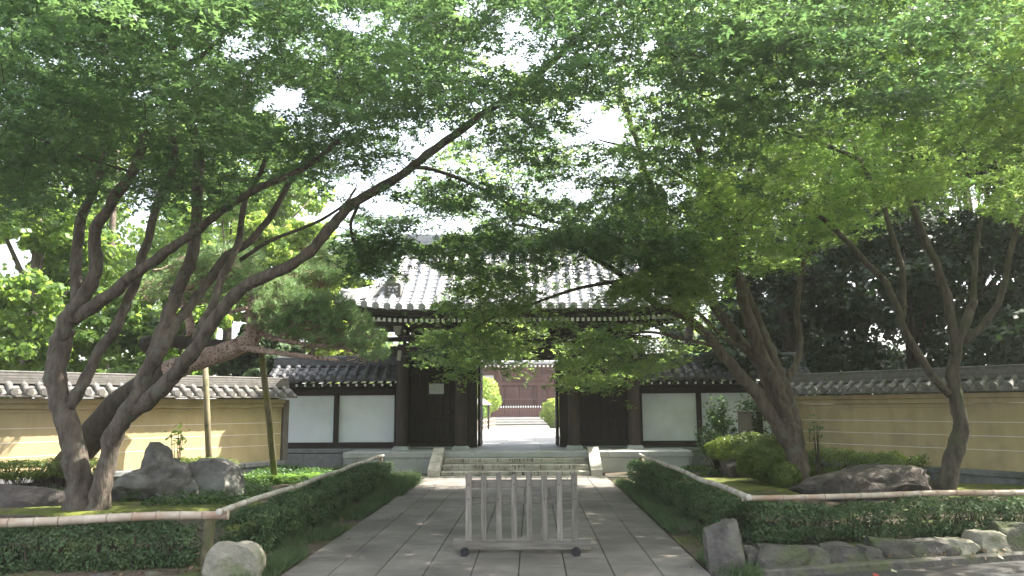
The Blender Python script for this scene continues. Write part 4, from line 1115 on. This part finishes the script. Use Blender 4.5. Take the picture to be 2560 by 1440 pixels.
maple('L', 'maple_tree', 'twin trunked spreading maple with many limbs in the left garden', (LA.x, LA.y, 0),
 [('trunk', 40, 31, [(200, 1300, D0), (190, 1200, D0), (170, 1080, D0), (150, 1000, D0), (138, 930, D0), (148, 860, D0), (160, 820, D0)]),
  ('trunk', 33, 26, [(240, 1300, D0), (262, 1190, D0), (285, 1085, D0), (325, 1020, D0 - .1), (362, 950, D0 - .2), (395, 870, D0 - .2)])],
 [('branch', 30, 15, [(152, 850, D0), (175, 785, D0), (215, 735, D0), (238, 670, D0), (236, 590, D0), (270, 520, D0 - .2), (330, 430, D0 - .4), (370, 330, D0 - .5)]),
  ('branch', 24, 12, [(165, 800, D0), (192, 745, D0 + .2), (190, 650, D0 + .3), (200, 560, D0 + .4), (235, 480, D0 + .5), (260, 400, D0 + .7), (270, 300, D0 + .9)]),
  ('branch', 24, 9, [(180, 800, D0), (260, 745, D0), (330, 690, D0 - .2), (405, 640, D0 - .4), (480, 585, D0 - .6), (570, 515, D0 - .8), (660, 465, D0 - 1), (760, 420, D0 - 1.2), (850, 350, D0 - 1.5)]),
  ('branch', 21, 12, [(170, 1020, D0), (205, 960, D0 + .1), (235, 900, D0 + .2), (290, 820, D0 + .2), (330, 730, D0 + .2), (360, 630, D0 + .2), (385, 540, D0 + .2), (405, 470, D0 + .3), (440, 400, D0 + .3), (420, 280, D0 + .4)]),
  ('branch', 25, 14, [(385, 890, D0 - .2), (420, 790, D0), (450, 710, D0), (480, 640, D0), (490, 560, D0), (494, 450, D0), (498, 380, D0), (470, 290, D0), (445, 200, D0), (425, 90, D0), (415, -60, D0)]),
  ('branch', 10, 5, [(450, 170, D0), (500, 140, D0), (560, 85, D0 - .2), (610, 20, D0 - .4), (680, -60, D0 - .5)]),
  ('branch', 13, 6, [(505, 280, D0), (535, 235, D0), (580, 210, D0), (620, 150, D0)]),
  ('branch', 29, 9, [(320, 1040, D0), (390, 985, D0 - .2), (450, 920, D0 - .4), (500, 850, D0 - .6), (560, 770, D0 - .7), (620, 710, D0 - .8), (700, 675, D0 - 1), (770, 630, D0 - 1), (830, 560, D0 - 1), (900, 500, D0 - 1), (1000, 440, D0 - 1), (1090, 370, D0 - 1.1), (1200, 290, D0 - 1.3), (1330, 200, D0 - 1.5), (1430, 110, D0 - 1.8), (1560, 0, D0 - 2), (1640, -60, D0 - 2)]),
  ('branch', 20, 8, [(400, 880, D0 - .2), (450, 800, D0 + .1), (510, 720, D0 + .3), (570, 640, D0 + .4), (640, 590, D0 + .5), (700, 500, D0 + .6), (740, 430, D0 + .7), (800, 360, D0 + .8)]),
  ('branch', 17, 7, [(490, 850, D0 - .5), (530, 760, D0 - .3), (560, 680, D0 - .2), (600, 590, D0), (615, 500, D0), (650, 430, D0 + .1), (690, 330, D0 + .2)]),
  ('branch', 8, 4, [(600, 650, D0 + .4), (680, 600, D0 + .4), (770, 565, D0 + .5), (850, 520, D0 + .5), (890, 470, D0 + .6)]),
  ('branch', 9, 4, [(1040, 250, D0 - 1), (1090, 200, D0 - 1), (1150, 120, D0 - 1), (1230, 30, D0 - 1.2), (1300, -60, D0 - 1.2)]),
  ('branch', 7, 3, [(900, 500, D0 - 1), (880, 560, D0 - .5), (890, 620, D0), (930, 670, D0 + .4)]),
  ('branch', 5, 3, [(330, 430, D0 - .4), (200, 390, D0 - .9), (60, 330, D0 - 1.4), (-80, 280, D0 - 1.8)]),
  ('branch', 9, 4, [(1000, 440, D0 - 1), (1060, 420, D0 - .4), (1180, 460, D0 + .3), (1290, 520, D0 + 1), (1400, 560, D0 + 1.6)]),
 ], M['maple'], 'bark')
RA = G(1998, 1226)
D1 = RA.y
maple('R', 'maple_tree', 'fan shaped multi stemmed maple beside the right path rail', (RA.x, RA.y, 0),
 [('trunk', 41, 22, [(2000, 1238, D1), (1996, 1170, D1), (1984, 1110, D1), (1968, 1050, D1), (1945, 980, D1 + .1), (1925, 930, D1 + .15)])],
 [('branch', 25, 5, [(1972, 1110, D1), (1905, 1000, D1 - .1), (1850, 935, D1 - .2), (1790, 865, D1 - .3), (1725, 800, D1 - .4), (1650, 765, D1 - .5), (1570, 700, D1 - .6), (1480, 640, D1 - .7), (1380, 580, D1 - .8), (1280, 560, D1 - .9)]),
  ('branch', 22, 9, [(1975, 1100, D1), (1925, 975, D1 + .1), (1880, 890, D1 + .2), (1810, 800, D1 + .3), (1745, 710, D1 + .3), (1700, 650, D1 + .3), (1660, 560, D1 + .3), (1625, 460, D1 + .2), (1590, 350, D1), (1560, 240, D1)]),
  ('branch', 24, 11, [(1980, 1110, D1), (1962, 1020, D1 - .1), (1925, 930, D1 - .2), (1880, 820, D1 - .3), (1850, 720, D1 - .4), (1820, 600, D1 - .5), (1780, 480, D1 - .6), (1745, 370, D1 - .7), (1715, 260, D1 - .8), (1680, 120, D1 - 1)]),
  ('branch', 22, 8, [(1995, 1120, D1), (1985, 1045, D1), (1955, 960, D1), (1935, 890, D1), (1895, 800, D1), (1862, 720, D1), (1835, 650, D1), (1840, 560, D1), (1870, 450, D1), (1890, 330, D1)]),
  ('branch', 9, 4, [(1880, 880, D1 + .2), (1820, 850, D1), (1760, 795, D1 - .2), (1690, 745, D1 - .3), (1600, 720, D1 - .4), (1500, 700, D1 - .5)]),
  ('branch', 7, 3, [(1790, 865, D1 - .3), (1720, 850, D1 - .6), (1620, 830, D1 - .9), (1520, 850, D1 - 1.1), (1440, 890, D1 - 1.3)]),
  ('branch', 7, 3, [(1570, 700, D1 - .6), (1450, 720, D1 - .8), (1330, 760, D1 - 1), (1220, 800, D1 - 1.2), (1130, 860, D1 - 1.3)]),
  ('branch', 13, 6, [(1960, 960, D1), (2000, 880, D1 + .2), (1990, 780, D1 + .3), (2010, 650, D1 + .4), (2050, 540, D1 + .4), (2080, 400, D1 + .4)]),
  ('branch', 8, 3, [(1780, 480, D1 - .6), (1700, 440, D1 - .9), (1600, 380, D1 - 1.2), (1500, 350, D1 - 1.5)]),
  ('branch', 11, 4, [(1745, 370, D1 - .7), (1850, 180, D1 - 2.2), (2000, -60, D1 - 4), (2150, -420, D1 - 6)]),
  ('branch', 6, 3, [(1715, 260, D1 - .8), (1850, 210, D1 - 1.4), (2000, 180, D1 - 2)]),
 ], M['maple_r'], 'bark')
RB = G(2372, 1206)
D2 = 14.2
maple('Q', 'maple_tree', 'crooked mossy maple in front of the right wall', (P(2372, 1200, 14.2).x, 14.2, 0),
 [('trunk', 29, 12, [(2362, 1232, D2), (2384, 1140, D2), (2402, 1060, D2), (2392, 985, D2), (2385, 920, D2), (2396, 860, D2), (2415, 800, D2), (2432, 750, D2 + .08)])],
 [('branch', 14, 9, [(2372, 985, D2), (2332, 940, D2 - .2), (2290, 870, D2 - .3), (2250, 795, D2 - .4), (2215, 710, D2 - .5), (2160, 650, D2 - .6), (2105, 590, D2 - .7), (2040, 530, D2 - .8)]),
  ('branch', 12, 7, [(2255, 800, D2 - .4), (2262, 730, D2 - .3), (2245, 640, D2 - .3), (2215, 540, D2 - .3), (2180, 460, D2 - .3), (2140, 380, D2 - .4), (2110, 280, D2 - .5)]),
  ('branch', 17, 7, [(2390, 900, D2), (2372, 760, D2), (2340, 660, D2), (2290, 550, D2), (2262, 450, D2), (2275, 350, D2), (2300, 250, D2)]),
  ('branch', 12, 6, [(2400, 855, D2), (2430, 760, D2 + .1), (2438, 650, D2 + .1), (2455, 540, D2 + .1), (2475, 450, D2 + .1)]),
  ('branch', 13, 7, [(2408, 855, D2), (2470, 800, D2 - .2), (2508, 730, D2 - .3), (2525, 640, D2 - .4), (2550, 560, D2 - .5), (2610, 450, D2 - .6), (2640, 300, D2 - .8)]),
  ('branch', 9, 4, [(2150, 400, D2 - .4), (2060, 360, D2 - .8), (1960, 330, D2 - 1.3)]),
  ('branch', 9, 6, [(2640, 300, D2 - .8), (2560, 260, D2 - 1.4), (2506, 330, D2 - 1.6), (2492, 240, D2 - 2), (2480, 130, D2 - 2.5)]),
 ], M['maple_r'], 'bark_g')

# sprays of maple leaves
NS = 6750
spx = rng.uniform(-100, 2700, NS * 3); spy = rng.uniform(-130, 1000, NS * 3)
wide = rng.random(NS * 3) < .32
spx[wide] = rng.uniform(-600, 3200, wide.sum()); spy[wide] = rng.uniform(-420, 900, wide.sum())
bot = np.interp(spx, BOT[:, 0], BOT[:, 1]) + rng.normal(0, 18, NS * 3)
gp = gapf(spx, spy)
ok = (spy < bot) & (rng.random(NS * 3) > gp * 1.05)
# thinner in the lower middle, where the roof shows through
mid = (spx > 1060) & (spx < 1720) & (spy > 560) & (spy < 1000)
pads = [(1190, 872, 160, 72), (1280, 905, 80, 50), (1290, 790, 120, 50), (1140, 690, 110, 70), (1480, 900, 115, 80), (1590, 880, 110, 50), (1240, 740, 150, 50), (1330, 660, 90, 60), (1480, 610, 150, 60), (1620, 640, 110, 70), (1530, 790, 90, 30), (1100, 740, 60, 50), (1380, 700, 70, 40)]
inpad = np.zeros(NS * 3, bool)
for (a, b_, c_, d_) in pads: inpad |= ((spx - a) / c_) ** 2 + ((spy - b_) / d_) ** 2 < 1
ok &= ~mid | inpad | (rng.random(NS * 3) < .06)
spx, spy = spx[ok][:NS], spy[ok][:NS]
SUNH = [(P(800, 780, 13.4), 1.5, .97), (P(900, 850, 13.1), 1.0, .95), (P(600, 880, 13.7), .45, .8), (P(60, 1070, 15.0), .7, .6), (P(600, 1080, 18.0), .7, .6), (P(700, 1150, 16.5), .6, .7)]
def sunhole(p):
    for c_, r_, pr in SUNH:
        d = p - c_; t_ = d.dot(sdir)
        if t_ > .3 and (d - sdir * t_).length < r_ and rnd.random() < pr: return True
    return False
sprays = []
pads2 = [(1150, 470, 90, 45), (1270, 430, 90, 55), (1075, 480, 60, 50), (1230, 520, 90, 30), (1350, 520, 80, 35), (1180, 370, 80, 40), (935, 590, 60, 60), (960, 650, 55, 40), (1005, 580, 45, 50), (915, 640, 40, 40), (1090, 600, 90, 40), (1200, 580, 90, 30), (1300, 590, 80, 30), (1400, 580, 80, 30), (1150, 640, 80, 40), (1560, 600, 90, 40), (1130, 620, 90, 45), (1240, 600, 110, 50), (1330, 640, 90, 50), (1250, 690, 100, 50), (1170, 760, 90, 40), (1600, 640, 130, 70), (1660, 720, 90, 50), (1540, 740, 60, 40), (1350, 760, 60, 30), (1500, 590, 110, 50), (1420, 620, 60, 30), (1730, 640, 90, 80), (1280, 745, 80, 35)]
for (a, b_, c_, d_) in pads2:
    k = int(c_ * d_ / (115 if a < 1020 or a > 1480 else 230)); th = rng.random(k) * 6.283; rr = np.sqrt(rng.random(k))
    for x, y in zip(a + c_ * rr * np.cos(th), b_ + d_ * rr * np.sin(th)): sprays.append(P(x, y, rng.uniform(11.5, 15.5)))
for a, b_ in zip(spx, spy):
    r_ = ray(a, b_); tn = r_.z / r_.y
    lo = 7.5 if b_ < 300 else 9.8
    if b_ > 560: lo = 11.5
    hi = 16.5 if a > 1050 else 14.5
    if tn > .02: hi = min(hi, (9.0 - 1.6) / tn)
    if a > 1700 and b_ > 400: lo = 11.0
    if hi < 5: continue
    lo = min(lo, hi - .5)
    D = hi - (hi - lo) * rng.random() ** 2.2
    p = P(a, b_, D)
    if p.z < 1.9: continue
    nv = mnoise.noise(Vector((p.x * .75, p.y * .55, p.z * 1.5 + 20)))
    if nv < -.16 and rng.random() < .75 and b_ < 700: continue
    if sunhole(p): continue
    sprays.append(p)
for (x0, x1, y0, y1, z0, z1, k) in ((2, 8.5, 5.5, 11, 4.6, 6.4, 330), (-6, 2, 5.5, 9.5, 4.9, 6.4, 120)):  # extra overhead sprays, added to block sun patches on the path
    for _ in range(k):
        p = Vector((rng.uniform(x0, x1), rng.uniform(y0, y1), rng.uniform(z0, z1)))
        qx, qy = proj(np.array([tuple(p)])); 
        if rng.random() > gapf(qx, qy)[0]: sprays.append(p)
SP = np.array([tuple(p) for p in sprays])
keys = list(limbs); LP = []; LK = []; LR = []
for k in keys:
    for q, r_ in limbs[k][1]:
        if r_ < .11: LP.append(q); LK.append(k); LR.append(r_)
LP = np.array(LP); LK = np.array(LK)
d2 = ((SP[:, None, :] - LP[None]) ** 2 * np.array([1, 1, 1.6])).sum(2); near = d2.argmin(1); dist = np.sqrt(d2.min(1))
for k in keys:
    t, pa, m = limbs[k]
    sel = LK[near] == k
    cs = SP[sel]; nb = LP[near[sel]]
    L_ = 51; n_ = len(cs)
    rad_ = rng.uniform(.28, .55, n_)
    out = unit((cs - nb) * np.array([1, 1, .25]) + rng.normal(size=cs.shape) * .15)
    th = rng.random((n_, L_)) * 6.283; rr = np.sqrt(rng.random((n_, L_)))
    lx = rr * np.cos(th) * 1.25; ly = rr * np.sin(th) * .8
    side = np.cross(out, np.array([0, 0, 1.])); side = unit(side)
    tz = rng.normal(0, .12, (n_, 2))
    pos = cs[:, None, :] + rad_[:, None, None] * (lx[..., None] * out[:, None, :] + ly[..., None] * side[:, None, :])
    pos[..., 2] += rad_[:, None] * (lx * tz[:, :1] + ly * tz[:, 1:] - .34 * rr ** 2) + rng.normal(0, .026, (n_, L_))
    pos = pos.reshape(-1, 3)
    tip = (np.repeat(out[:, None, :], L_, 1) * (.6 + lx[..., None]) + side[:, None, :] * ly[..., None] * 1.3).reshape(-1, 3)
    tip[:, 2] -= .35
    tip += rng.normal(size=tip.shape) * .35
    N = np.array([0, 0, 1.]) + rng.normal(size=pos.shape) * .38
    px_, py_ = proj(pos)
    g_ = gapf(px_, py_); keep = rng.random(len(pos)) > np.clip(g_ * 1.0, 0, .97)
    pos, tip, N = pos[keep], tip[keep], N[keep]
    me = scatter('crown', m, pos, N, tip, rng.uniform(.044, .092, len(pos)), 'star')
    o = link('crown', me, t, (0, 0, 0)); o['kind'] = 'stuff'
    g = MB(); dl_ = dist[sel]
    for i_ in range(0, n_, 1):
        a = Vector(cs[i_]); dd = ((cs - cs[i_]) ** 2).sum(1); dd[dl_ > dl_[i_] - .15] = 1e9
        jn = dd.argmin()
        if dl_[i_] < .6 or dd[jn] > dl_[i_] ** 2: b_ = Vector(nb[i_]); r1 = .009
        else: b_ = Vector(cs[jn]); r1 = .006
        l = (b_ - a).length
        if l > 1.1: continue
        md = a.lerp(b_, .5) + Vector((rnd.uniform(-.08, .08), rnd.uniform(-.08, .08), rnd.uniform(-.02, .08)))
        g.tube([b_, md, a], [r1, r1 * .7, .003], 3, caps=False)
    o = obj('twig', g, M['bark_dark'], t); o['kind'] = 'stuff'

# ------------------------------------------------------------------ pine with props
pine = thing('pine_tree', 'leaning red barked pine propped up over the left wall', 'tree', tuple(P(215, 1110, 15.2).xy) + (0,))
def plimb(nm, r0, r1, pl, bark='pinebark', wob=.2):
    q = catmull(pl, 5); W = [P(*r_) for r_ in q]; k = len(W)
    rs = [(r0 + (r1 - r0) * i / (k - 1)) * q[i][2] / FPX for i in range(k)]
    obj(nm, MB().tube(W, rs, 12, wob=wob, seed=3), M[bark], pine, smooth=True); return W
plimb('trunk', 38, 30, [(150, 1190, 15.2), (225, 1100, 15.0), (290, 1020, 14.6), (370, 960, 14.2), (430, 930, 14.0)], 'bark_dark')
plimb('trunk', 27, 21, [(425, 930, 14.0), (480, 905, 13.9), (560, 880, 13.8), (622, 852, 13.7), (640, 815, 13.7)])
plimb('branch', 18, 10, [(636, 830, 13.7), (632, 780, 13.8), (640, 730, 14), (620, 690, 14.2), (560, 660, 14.4)])
plimb('branch', 18, 13, [(360, 860, 14.2), (420, 852, 14.1), (500, 862, 14), (560, 862, 13.9), (615, 858, 13.8)], 'bark_dark')
plimb('branch', 12, 8, [(480, 840, 14.1), (470, 790, 14.2), (450, 740, 14.4), (460, 690, 14.6)])
plimb('branch', 9, 5, [(600, 868, 13.6), (680, 880, 13.3), (760, 890, 13.1), (850, 900, 13.0)])
plimb('branch', 7, 3, [(640, 830, 13.7), (700, 850, 13.5), (780, 862, 13.3), (860, 872, 13.2), (945, 905, 13.1)])
plimb('branch', 7, 3, [(632, 780, 13.8), (700, 770, 13.6), (780, 775, 13.4), (870, 800, 13.3), (930, 850, 13.2)])
plimb('branch', 6, 3, [(620, 770, 13.6), (570, 780, 13.5), (540, 770, 13.4)])
plimb('branch', 7, 3, [(640, 720, 14), (700, 700, 14.1), (780, 690, 14.3), (850, 700, 14.4)])
plimb('branch', 7, 3, [(450, 730, 14.4), (520, 700, 14.3), (600, 690, 14.2)])
# twiggy underside + tufts of needles
rg = np.random.default_rng(77)
pads = [(720, 770, 90, 45, 13.6), (800, 775, 90, 45, 13.4), (870, 810, 60, 40, 13.2), (910, 850, 55, 35, 13.1), (760, 820, 90, 40, 13.5), (830, 850, 70, 30, 13.3), (690, 730, 70, 35, 13.9), (930, 885, 40, 20, 13.0), (660, 800, 40, 30, 13.6),
        (760, 690, 90, 25, 14.3), (840, 700, 60, 20, 14.4), (560, 650, 100, 35, 14.5), (470, 690, 70, 40, 14.6), (620, 700, 60, 30, 14.2), (820, 645, 60, 45, 15.5), (380, 720, 60, 30, 14.8), (540, 740, 60, 30, 14.2)]
tp = []; twg = MB()
for (a, b_, rx, ry, D) in pads:
    k = int(rx * ry / 8)
    for _ in range(k):
        th, r_ = rg.random() * 6.283, math.sqrt(rg.random())
        x, y = a + rx * r_ * math.cos(th), b_ - ry * .1 + ry * r_ * (math.sin(th) * .85)
        p = P(x, y, D + rg.normal() * .28); 
        if mnoise.noise(p * 4.5) < -.12: continue
        tp.append(tuple(p))
        if rg.random() < .45:
            q = P(x + rg.uniform(-40, -5), y + rg.uniform(2, 18), D + rg.normal() * .1)
            md = p.lerp(q, .5) + Vector((0, 0, -.03)); twg.tube([q, md, p], [.011, .008, .005], 4, caps=False)
tp = np.array(tp); K = 20
dirs = rg.normal(size=(len(tp), K, 3)) * .75 + np.array([.45, 0, .75])
pos = np.repeat(tp[:, None, :], K, 1) + rg.normal(size=dirs.shape) * .010
me = scatter('needles', M['needle'], pos.reshape(-1, 3), rg.normal(size=(len(tp) * K, 3)), dirs.reshape(-1, 3), rg.uniform(.10, .16, len(tp) * K), 'needle')
o = link('needles', me, pine, (0, 0, 0)); o['kind'] = 'stuff'
obj('twig', twg, M['pinebark'], pine, kind='stuff')
def prop(label, top, bot_, r_, m, cross=True):
    A, B = P(*bot_), P(*top); A.z = 0
    t = thing('prop_pole', label, 'pole', (A.x, A.y, 0), 'props under the pine')
    obj('pole', MB().tube([A, A.lerp(B, .5) + Vector((.01, 0, 0)), B], [r_ * 1.05, r_, r_ * .9], 12, wob=.15), M[m], t, smooth=True)
    if cross:
        obj('crossbar', MB().tube([B + Vector((-.13, -.10, .0)), B + Vector((.15, .12, .01))], .05, 10), M['bark_dark'], t, smooth=True)
    obj('rope_binding', MB().tube([B + Vector((0, 0, -.02)), B + Vector((0, 0, -.10))], r_ * 1.12, 12), M['bark_dark'], t)
p = G(524, 1212); prop('upright log prop under the dark pine limb', (511, 872, p.y), (524, 1212, p.y), .062, 'post')
prop('slanting green mossy prop pole under the pine fork', (652, 868, 14.2), (689, 1206, 16.4), .062, 'post_g', False)

# ------------------------------------------------------------------ sign and shrub by the right wing wall
p = P(1853, 1100, 18.4)
t = thing('wooden_sign', 'small grey wooden signpost among leaves before the right white panel', 'sign', (p.x, p.y, 0))
ztop = P(1853, 1030, 18.4).z
obj('post', MB().box((p.x, p.y, ztop / 2), (.09, .07, ztop), b=.008), M['sign'], t)
obj('cap', MB().box((p.x + .12, p.y, ztop + .012), (.42, .14, .03), b=.006), M['sign'], t)
obj('board', MB().box((p.x + .13, p.y + .01, ztop - .22), (.26, .03, .40), b=.004), M['sign'], t)
def loose(label, px, py, D, rm, n, size, seed, m=M['cover'], nst=16):
    c = P(px, py, D); t = thing('leafy_shrub', label, 'shrub', (c.x, c.y, 0)); rg = np.random.default_rng(seed)
    cc = np.array(c) + rg.normal(size=(nst * 2, 3)) * np.array(rm) * .55
    w_ = rg.integers(0, len(cc), n); p = cc[w_] + rg.normal(size=(n, 3)) * .09
    T = rg.normal(size=(n, 3)); T[:, 2] -= .6; N = rg.normal(size=(n, 3)) * .5; N[:, 2] += 1
    o = link('foliage', scatter('foliage', m, p, N, T, size * rg.uniform(.6, 1.3, n), 'leaf'), t, (0, 0, 0)); o['kind'] = 'stuff'
    g = MB()
    for q in cc: g.tube([(c.x + rg.normal() * .06, c.y + rg.normal() * .06, 0), ((c.x + q[0]) / 2, (c.y + q[1]) / 2, q[2] * .55), tuple(q)], [.012, .009, .004], 5)
    o = obj('stem', g, M['bark_dark'], t); o['kind'] = 'stuff'
loose('loose leafy nandina left of the small signpost', 1805, 1045, 18.6, (.38, .3, .5), 900, .10, 5)
loose('loose leafy shrub behind the small signpost', 1880, 1030, 18.9, (.30, .3, .5), 800, .09, 6)
loose('low dark bush at the foot of the right white panel', 1795, 1105, 18.2, (.40, .3, .18), 900, .09, 7, M['hedge'])
loose('tiny leafy sprout on the right side of the maple trunk', 2040, 1075, D1 - .1, (.07, .05, .16), 60, .09, 8, M['hedge'], 3)
loose('young sprig growing behind the peaked rock', 445, 1095, 14.0, (.16, .1, .08), 50, .10, 9, M['fern'], 3)

# ------------------------------------------------------------------ background trees
def bgtree(name, label, x, y, h, clumps, m, n, size, trunk=True, tr=.16, seed=0, group=None, bark='bark_dark', lean=0, gap=True, prunez=None):
    """clumps: (dx, dy, z, r)"""
    rg = np.random.default_rng(seed); t = thing(name, label, 'tree', (x, y, 0), group)
    pos, nn = [], []
    vol = sum(c_[3] ** 2 for c_ in clumps)
    for (dx, dy, z, r_) in clumps:
        k = int(n * r_ ** 2 / vol); d = unit(rg.normal(size=(k, 3)))
        nsub = max(8, int(26 * r_)); sc = unit(rg.normal(size=(nsub, 3))) * rg.uniform(.35, 1, (nsub, 1)) * r_ * np.array([1, 1, .75])
        w_ = rg.integers(0, nsub, k)
        p = np.array([x + dx, y + dy, z]) + sc[w_] + d * rg.uniform(.3, 1, (k, 1)) ** .5 * r_ * .34 * np.array([1.2, 1.2, .6])
        pos.append(p); nn.append(d + np.array([0, 0, .6]))
    pos = np.vstack(pos); nn = np.vstack(nn)
    if gap:
        px_, py_ = proj(pos); keep = rg.random(len(pos)) > np.clip(gapf(px_, py_) * 1.1, 0, .98); pos, nn = pos[keep], nn[keep]
    nn = nn + rg.normal(size=nn.shape) * .5
    o = link('crown', scatter('crown', m, pos, nn, rg.normal(size=pos.shape), size * rg.uniform(.6, 1.4, len(pos)), 'fat'), t, (0, 0, 0)); o['kind'] = 'stuff'
    top = max(c_[2] for c_ in clumps)
    obj('trunk', MB().tube([(x, y, -.1), (x + lean * .3, y, h * .3), (x + lean * .7, y, h * .6), (x + lean, y, h * .9)], [tr * 1.2, tr, tr * .7, tr * .25], 9, wob=.15, seed=seed), M[bark], t, smooth=True)
    r2 = random.Random(seed)
    for c_ in clumps[:7]:
        z0 = min(c_[2] * .6, h * .7); f = z0 / (h * .9)
        a = Vector((x + lean * f, y, z0)); b_ = Vector((x + c_[0], y + c_[1], c_[2])); md = a.lerp(b_, .5) + Vector((0, 0, .15))
        obj('branch', MB().tube([a, md, b_], [tr * .45, tr * .3, tr * .1], 6), M[bark], t, smooth=True)
    return t
def auto(n_, r_, zlo, zhi, sp, seed):
    r2 = random.Random(seed); return [(r2.uniform(-sp, sp), r2.uniform(-sp, sp), r2.uniform(zlo, zhi), r2.uniform(.7, 1.2) * r_) for _ in range(n_)]
LB = [  # px, D, z range, spread, label, material
    (-250, 22, 2.0, 10, 2.6, 'leafy tree behind the left wall beyond the picture edge', 'bgleaf'),
    (60, 21, 2.2, 9.5, 2.2, 'light green tree behind the far left of the ochre wall', 'bgleaf'),
    (250, 24, 2.0, 11, 2.6, 'tall green tree behind the wall between the maple trunks', 'bgleaf'),
    (420, 21.5, 2.0, 5.5, 1.6, 'low bushy tree just behind the pine trunk', 'bgleaf'),
    (560, 27, 2.2, 11, 2.4, 'tall light green tree behind the pine', 'bgleaf'),
    (720, 25, 2.0, 7.2, 1.7, 'yellow green tree between the pine and the gate roof', 'yewleaf'),
    (830, 29, 2.0, 7.6, 1.6, 'bright yellow green tree just left of the gate roof', 'yewleaf'),
    (100, 32, 4, 15, 3.4, 'very tall tree far behind the left wall', 'bgleaf'),
    (480, 36, 5, 16, 4.0, 'very tall tree far behind the pine', 'bgleaf'),
    (650, 22.5, 1.6, 3.6, 1.3, 'low dark leaved tree behind the right end of the left wall', 'hedge'),
    (-60, 25, 1.5, 4.5, 2.2, 'low thick bush behind the wall at the far left', 'bgleaf'),
]
for i, (px, D, z0, z1, sp, lab, mk) in enumerate(LB):
    p = P(px, 1000, D)
    bgtree('broadleaf_tree', lab, p.x, p.y, z1, auto(22, sp * .42, z0 + .2, z1, sp, 200 + i), M[mk], 19000, .21 if D > 28 else .15, tr=.17, seed=300 + i, bark='bark')
RB_ = [
    (1700, 27, 2.0, 9.0, 2.0, 'dark tree just right of the gate roof'),
    (1850, 24, 1.8, 8.5, 2.2, 'dark evergreen behind the right wing wall'),
    (2000, 22.5, 1.5, 9.5, 2.4, 'dark evergreen behind the inner end of the right wall'),
    (2150, 25, 1.5, 11, 2.8, 'tall dark evergreen behind the middle of the right wall'),
    (2300, 21.5, 1.6, 9.5, 2.5, 'dark evergreen behind the crooked maple'),
    (2450, 23, 1.5, 10, 2.8, 'dark evergreen right of the crooked maple'),
    (2620, 19.5, 1.5, 9.5, 2.6, 'dark evergreen behind the right end of the wall'),
    (2100, 31, 1.5, 13, 3.6, 'very tall dark tree far behind the right wall'),
    (2500, 31, 1.5, 14, 3.8, 'very tall dark tree far behind the right picture edge'),
    (2850, 22, 1.5, 11, 3.0, 'dark evergreen beyond the right picture edge'),
]
for i, (px, D, z0, z1, sp, lab) in enumerate(RB_):
    p = P(px, 1000, D)
    bgtree('evergreen_tree', lab, p.x, p.y, z1, auto(16, sp * .44, z0 + .3, z1, sp, 400 + i), M['darkleaf'], 14500, .22 if D > 28 else .155, tr=.17, seed=500 + i, lean=rnd.uniform(-1, 1))
# distant trees on both sides behind the hall
p = P(1040, 600, 60)
for i, (x, y, z1, lab) in enumerate([(-13, 60, 9, 'grey green tree far left behind the hall'), (14, 62, 9, 'grey green tree far right behind the hall')]):
    bgtree('broadleaf_tree', lab, x, y, z1, auto(12, 1.8, 2, z1, 3.5, 600 + i), M['bgleaf'], 6000, .3, seed=700 + i)

for i, (x, y, z1, sp, lab) in enumerate([(13.5, 10.5, 6.8, 2.6, 'added sun blocking tree beyond the right end of the bamboo rail'), (15.5, 4.0, 7.5, 2.8, 'added sun blocking tree beside the road beyond the right picture edge'), (18, 15.5, 11, 3.4, 'added sun blocking tree behind the wall beyond the right picture edge'), (10.5, -1.0, 7.5, 2.6, 'added sun blocking tree beside the road right of the camera')]):  # unseen trees added to keep the sun off the right wall and ground
    bgtree('broadleaf_tree', lab, x, y, z1, auto(16, 1.5, 3.5, z1, sp, 800 + i), M['bgleaf'], 6500, .26, seed=800 + i, bark='bark', gap=False)
# ------------------------------------------------------------------ cable, fallen leaves
A, B = P(1700, -32, 11.0), P(2420, 70, 12.0)
g = MB(); pts = [A.lerp(B, k / 20) + Vector((0, 0, -.10 * math.sin(math.pi * k / 20))) for k in range(21)]
d = (B - A).normalized()
g.tube([A - d * 14 + Vector((0, 0, .9))] + pts + [B + d * 16 + Vector((0, 0, 1.0))], .018, 8)
tag(obj('overhead_cable', g, M['cable'], smooth=True), 'black overhead cable crossing the leaves at the top right', 'cable')
for (px, py, mk, sz, lab) in [(2190, 1438, 'redleaf', .05, 'red fallen leaf lying on the asphalt'), (2235, 1428, 'paleleaf', .05, 'pale fallen leaf on the asphalt right of the red one'), (2385, 1413, 'deadleaf', .035, 'small brown fallen leaf by the kerb')]:
    p = G(px, py, -.03)
    v0, f0 = SHAPES['leaf']
    me = scatter('fallen_leaf', M[mk], np.array([tuple(p)]), np.array([(.2, -.3, 1.)]), np.array([(1., .4, 0)]), [sz * 1.6], 'fat')
    tag(link('fallen_leaf', me), lab, 'leaf', 'fallen leaves on the road')

# ------------------------------------------------------------------ thin even volume added to imitate lens glare
hz = bpy.data.materials.new('glare_haze'); hz.use_nodes = True; n_ = hz.node_tree; n_.nodes.remove(n_.nodes['Principled BSDF'])
pv = n_.nodes.new('ShaderNodeVolumePrincipled'); pv.inputs['Density'].default_value = .0009
pv.inputs['Color'].default_value = (.97, .97, .95, 1); pv.inputs['Anisotropy'].default_value = .5
n_.links.new(pv.outputs[0], n_.nodes['Material Output'].inputs['Volume'])
o = obj('glare_haze', MB().box((0, 180, 9.2), (640, 520, 20.5)), hz); o['kind'] = 'stuff'
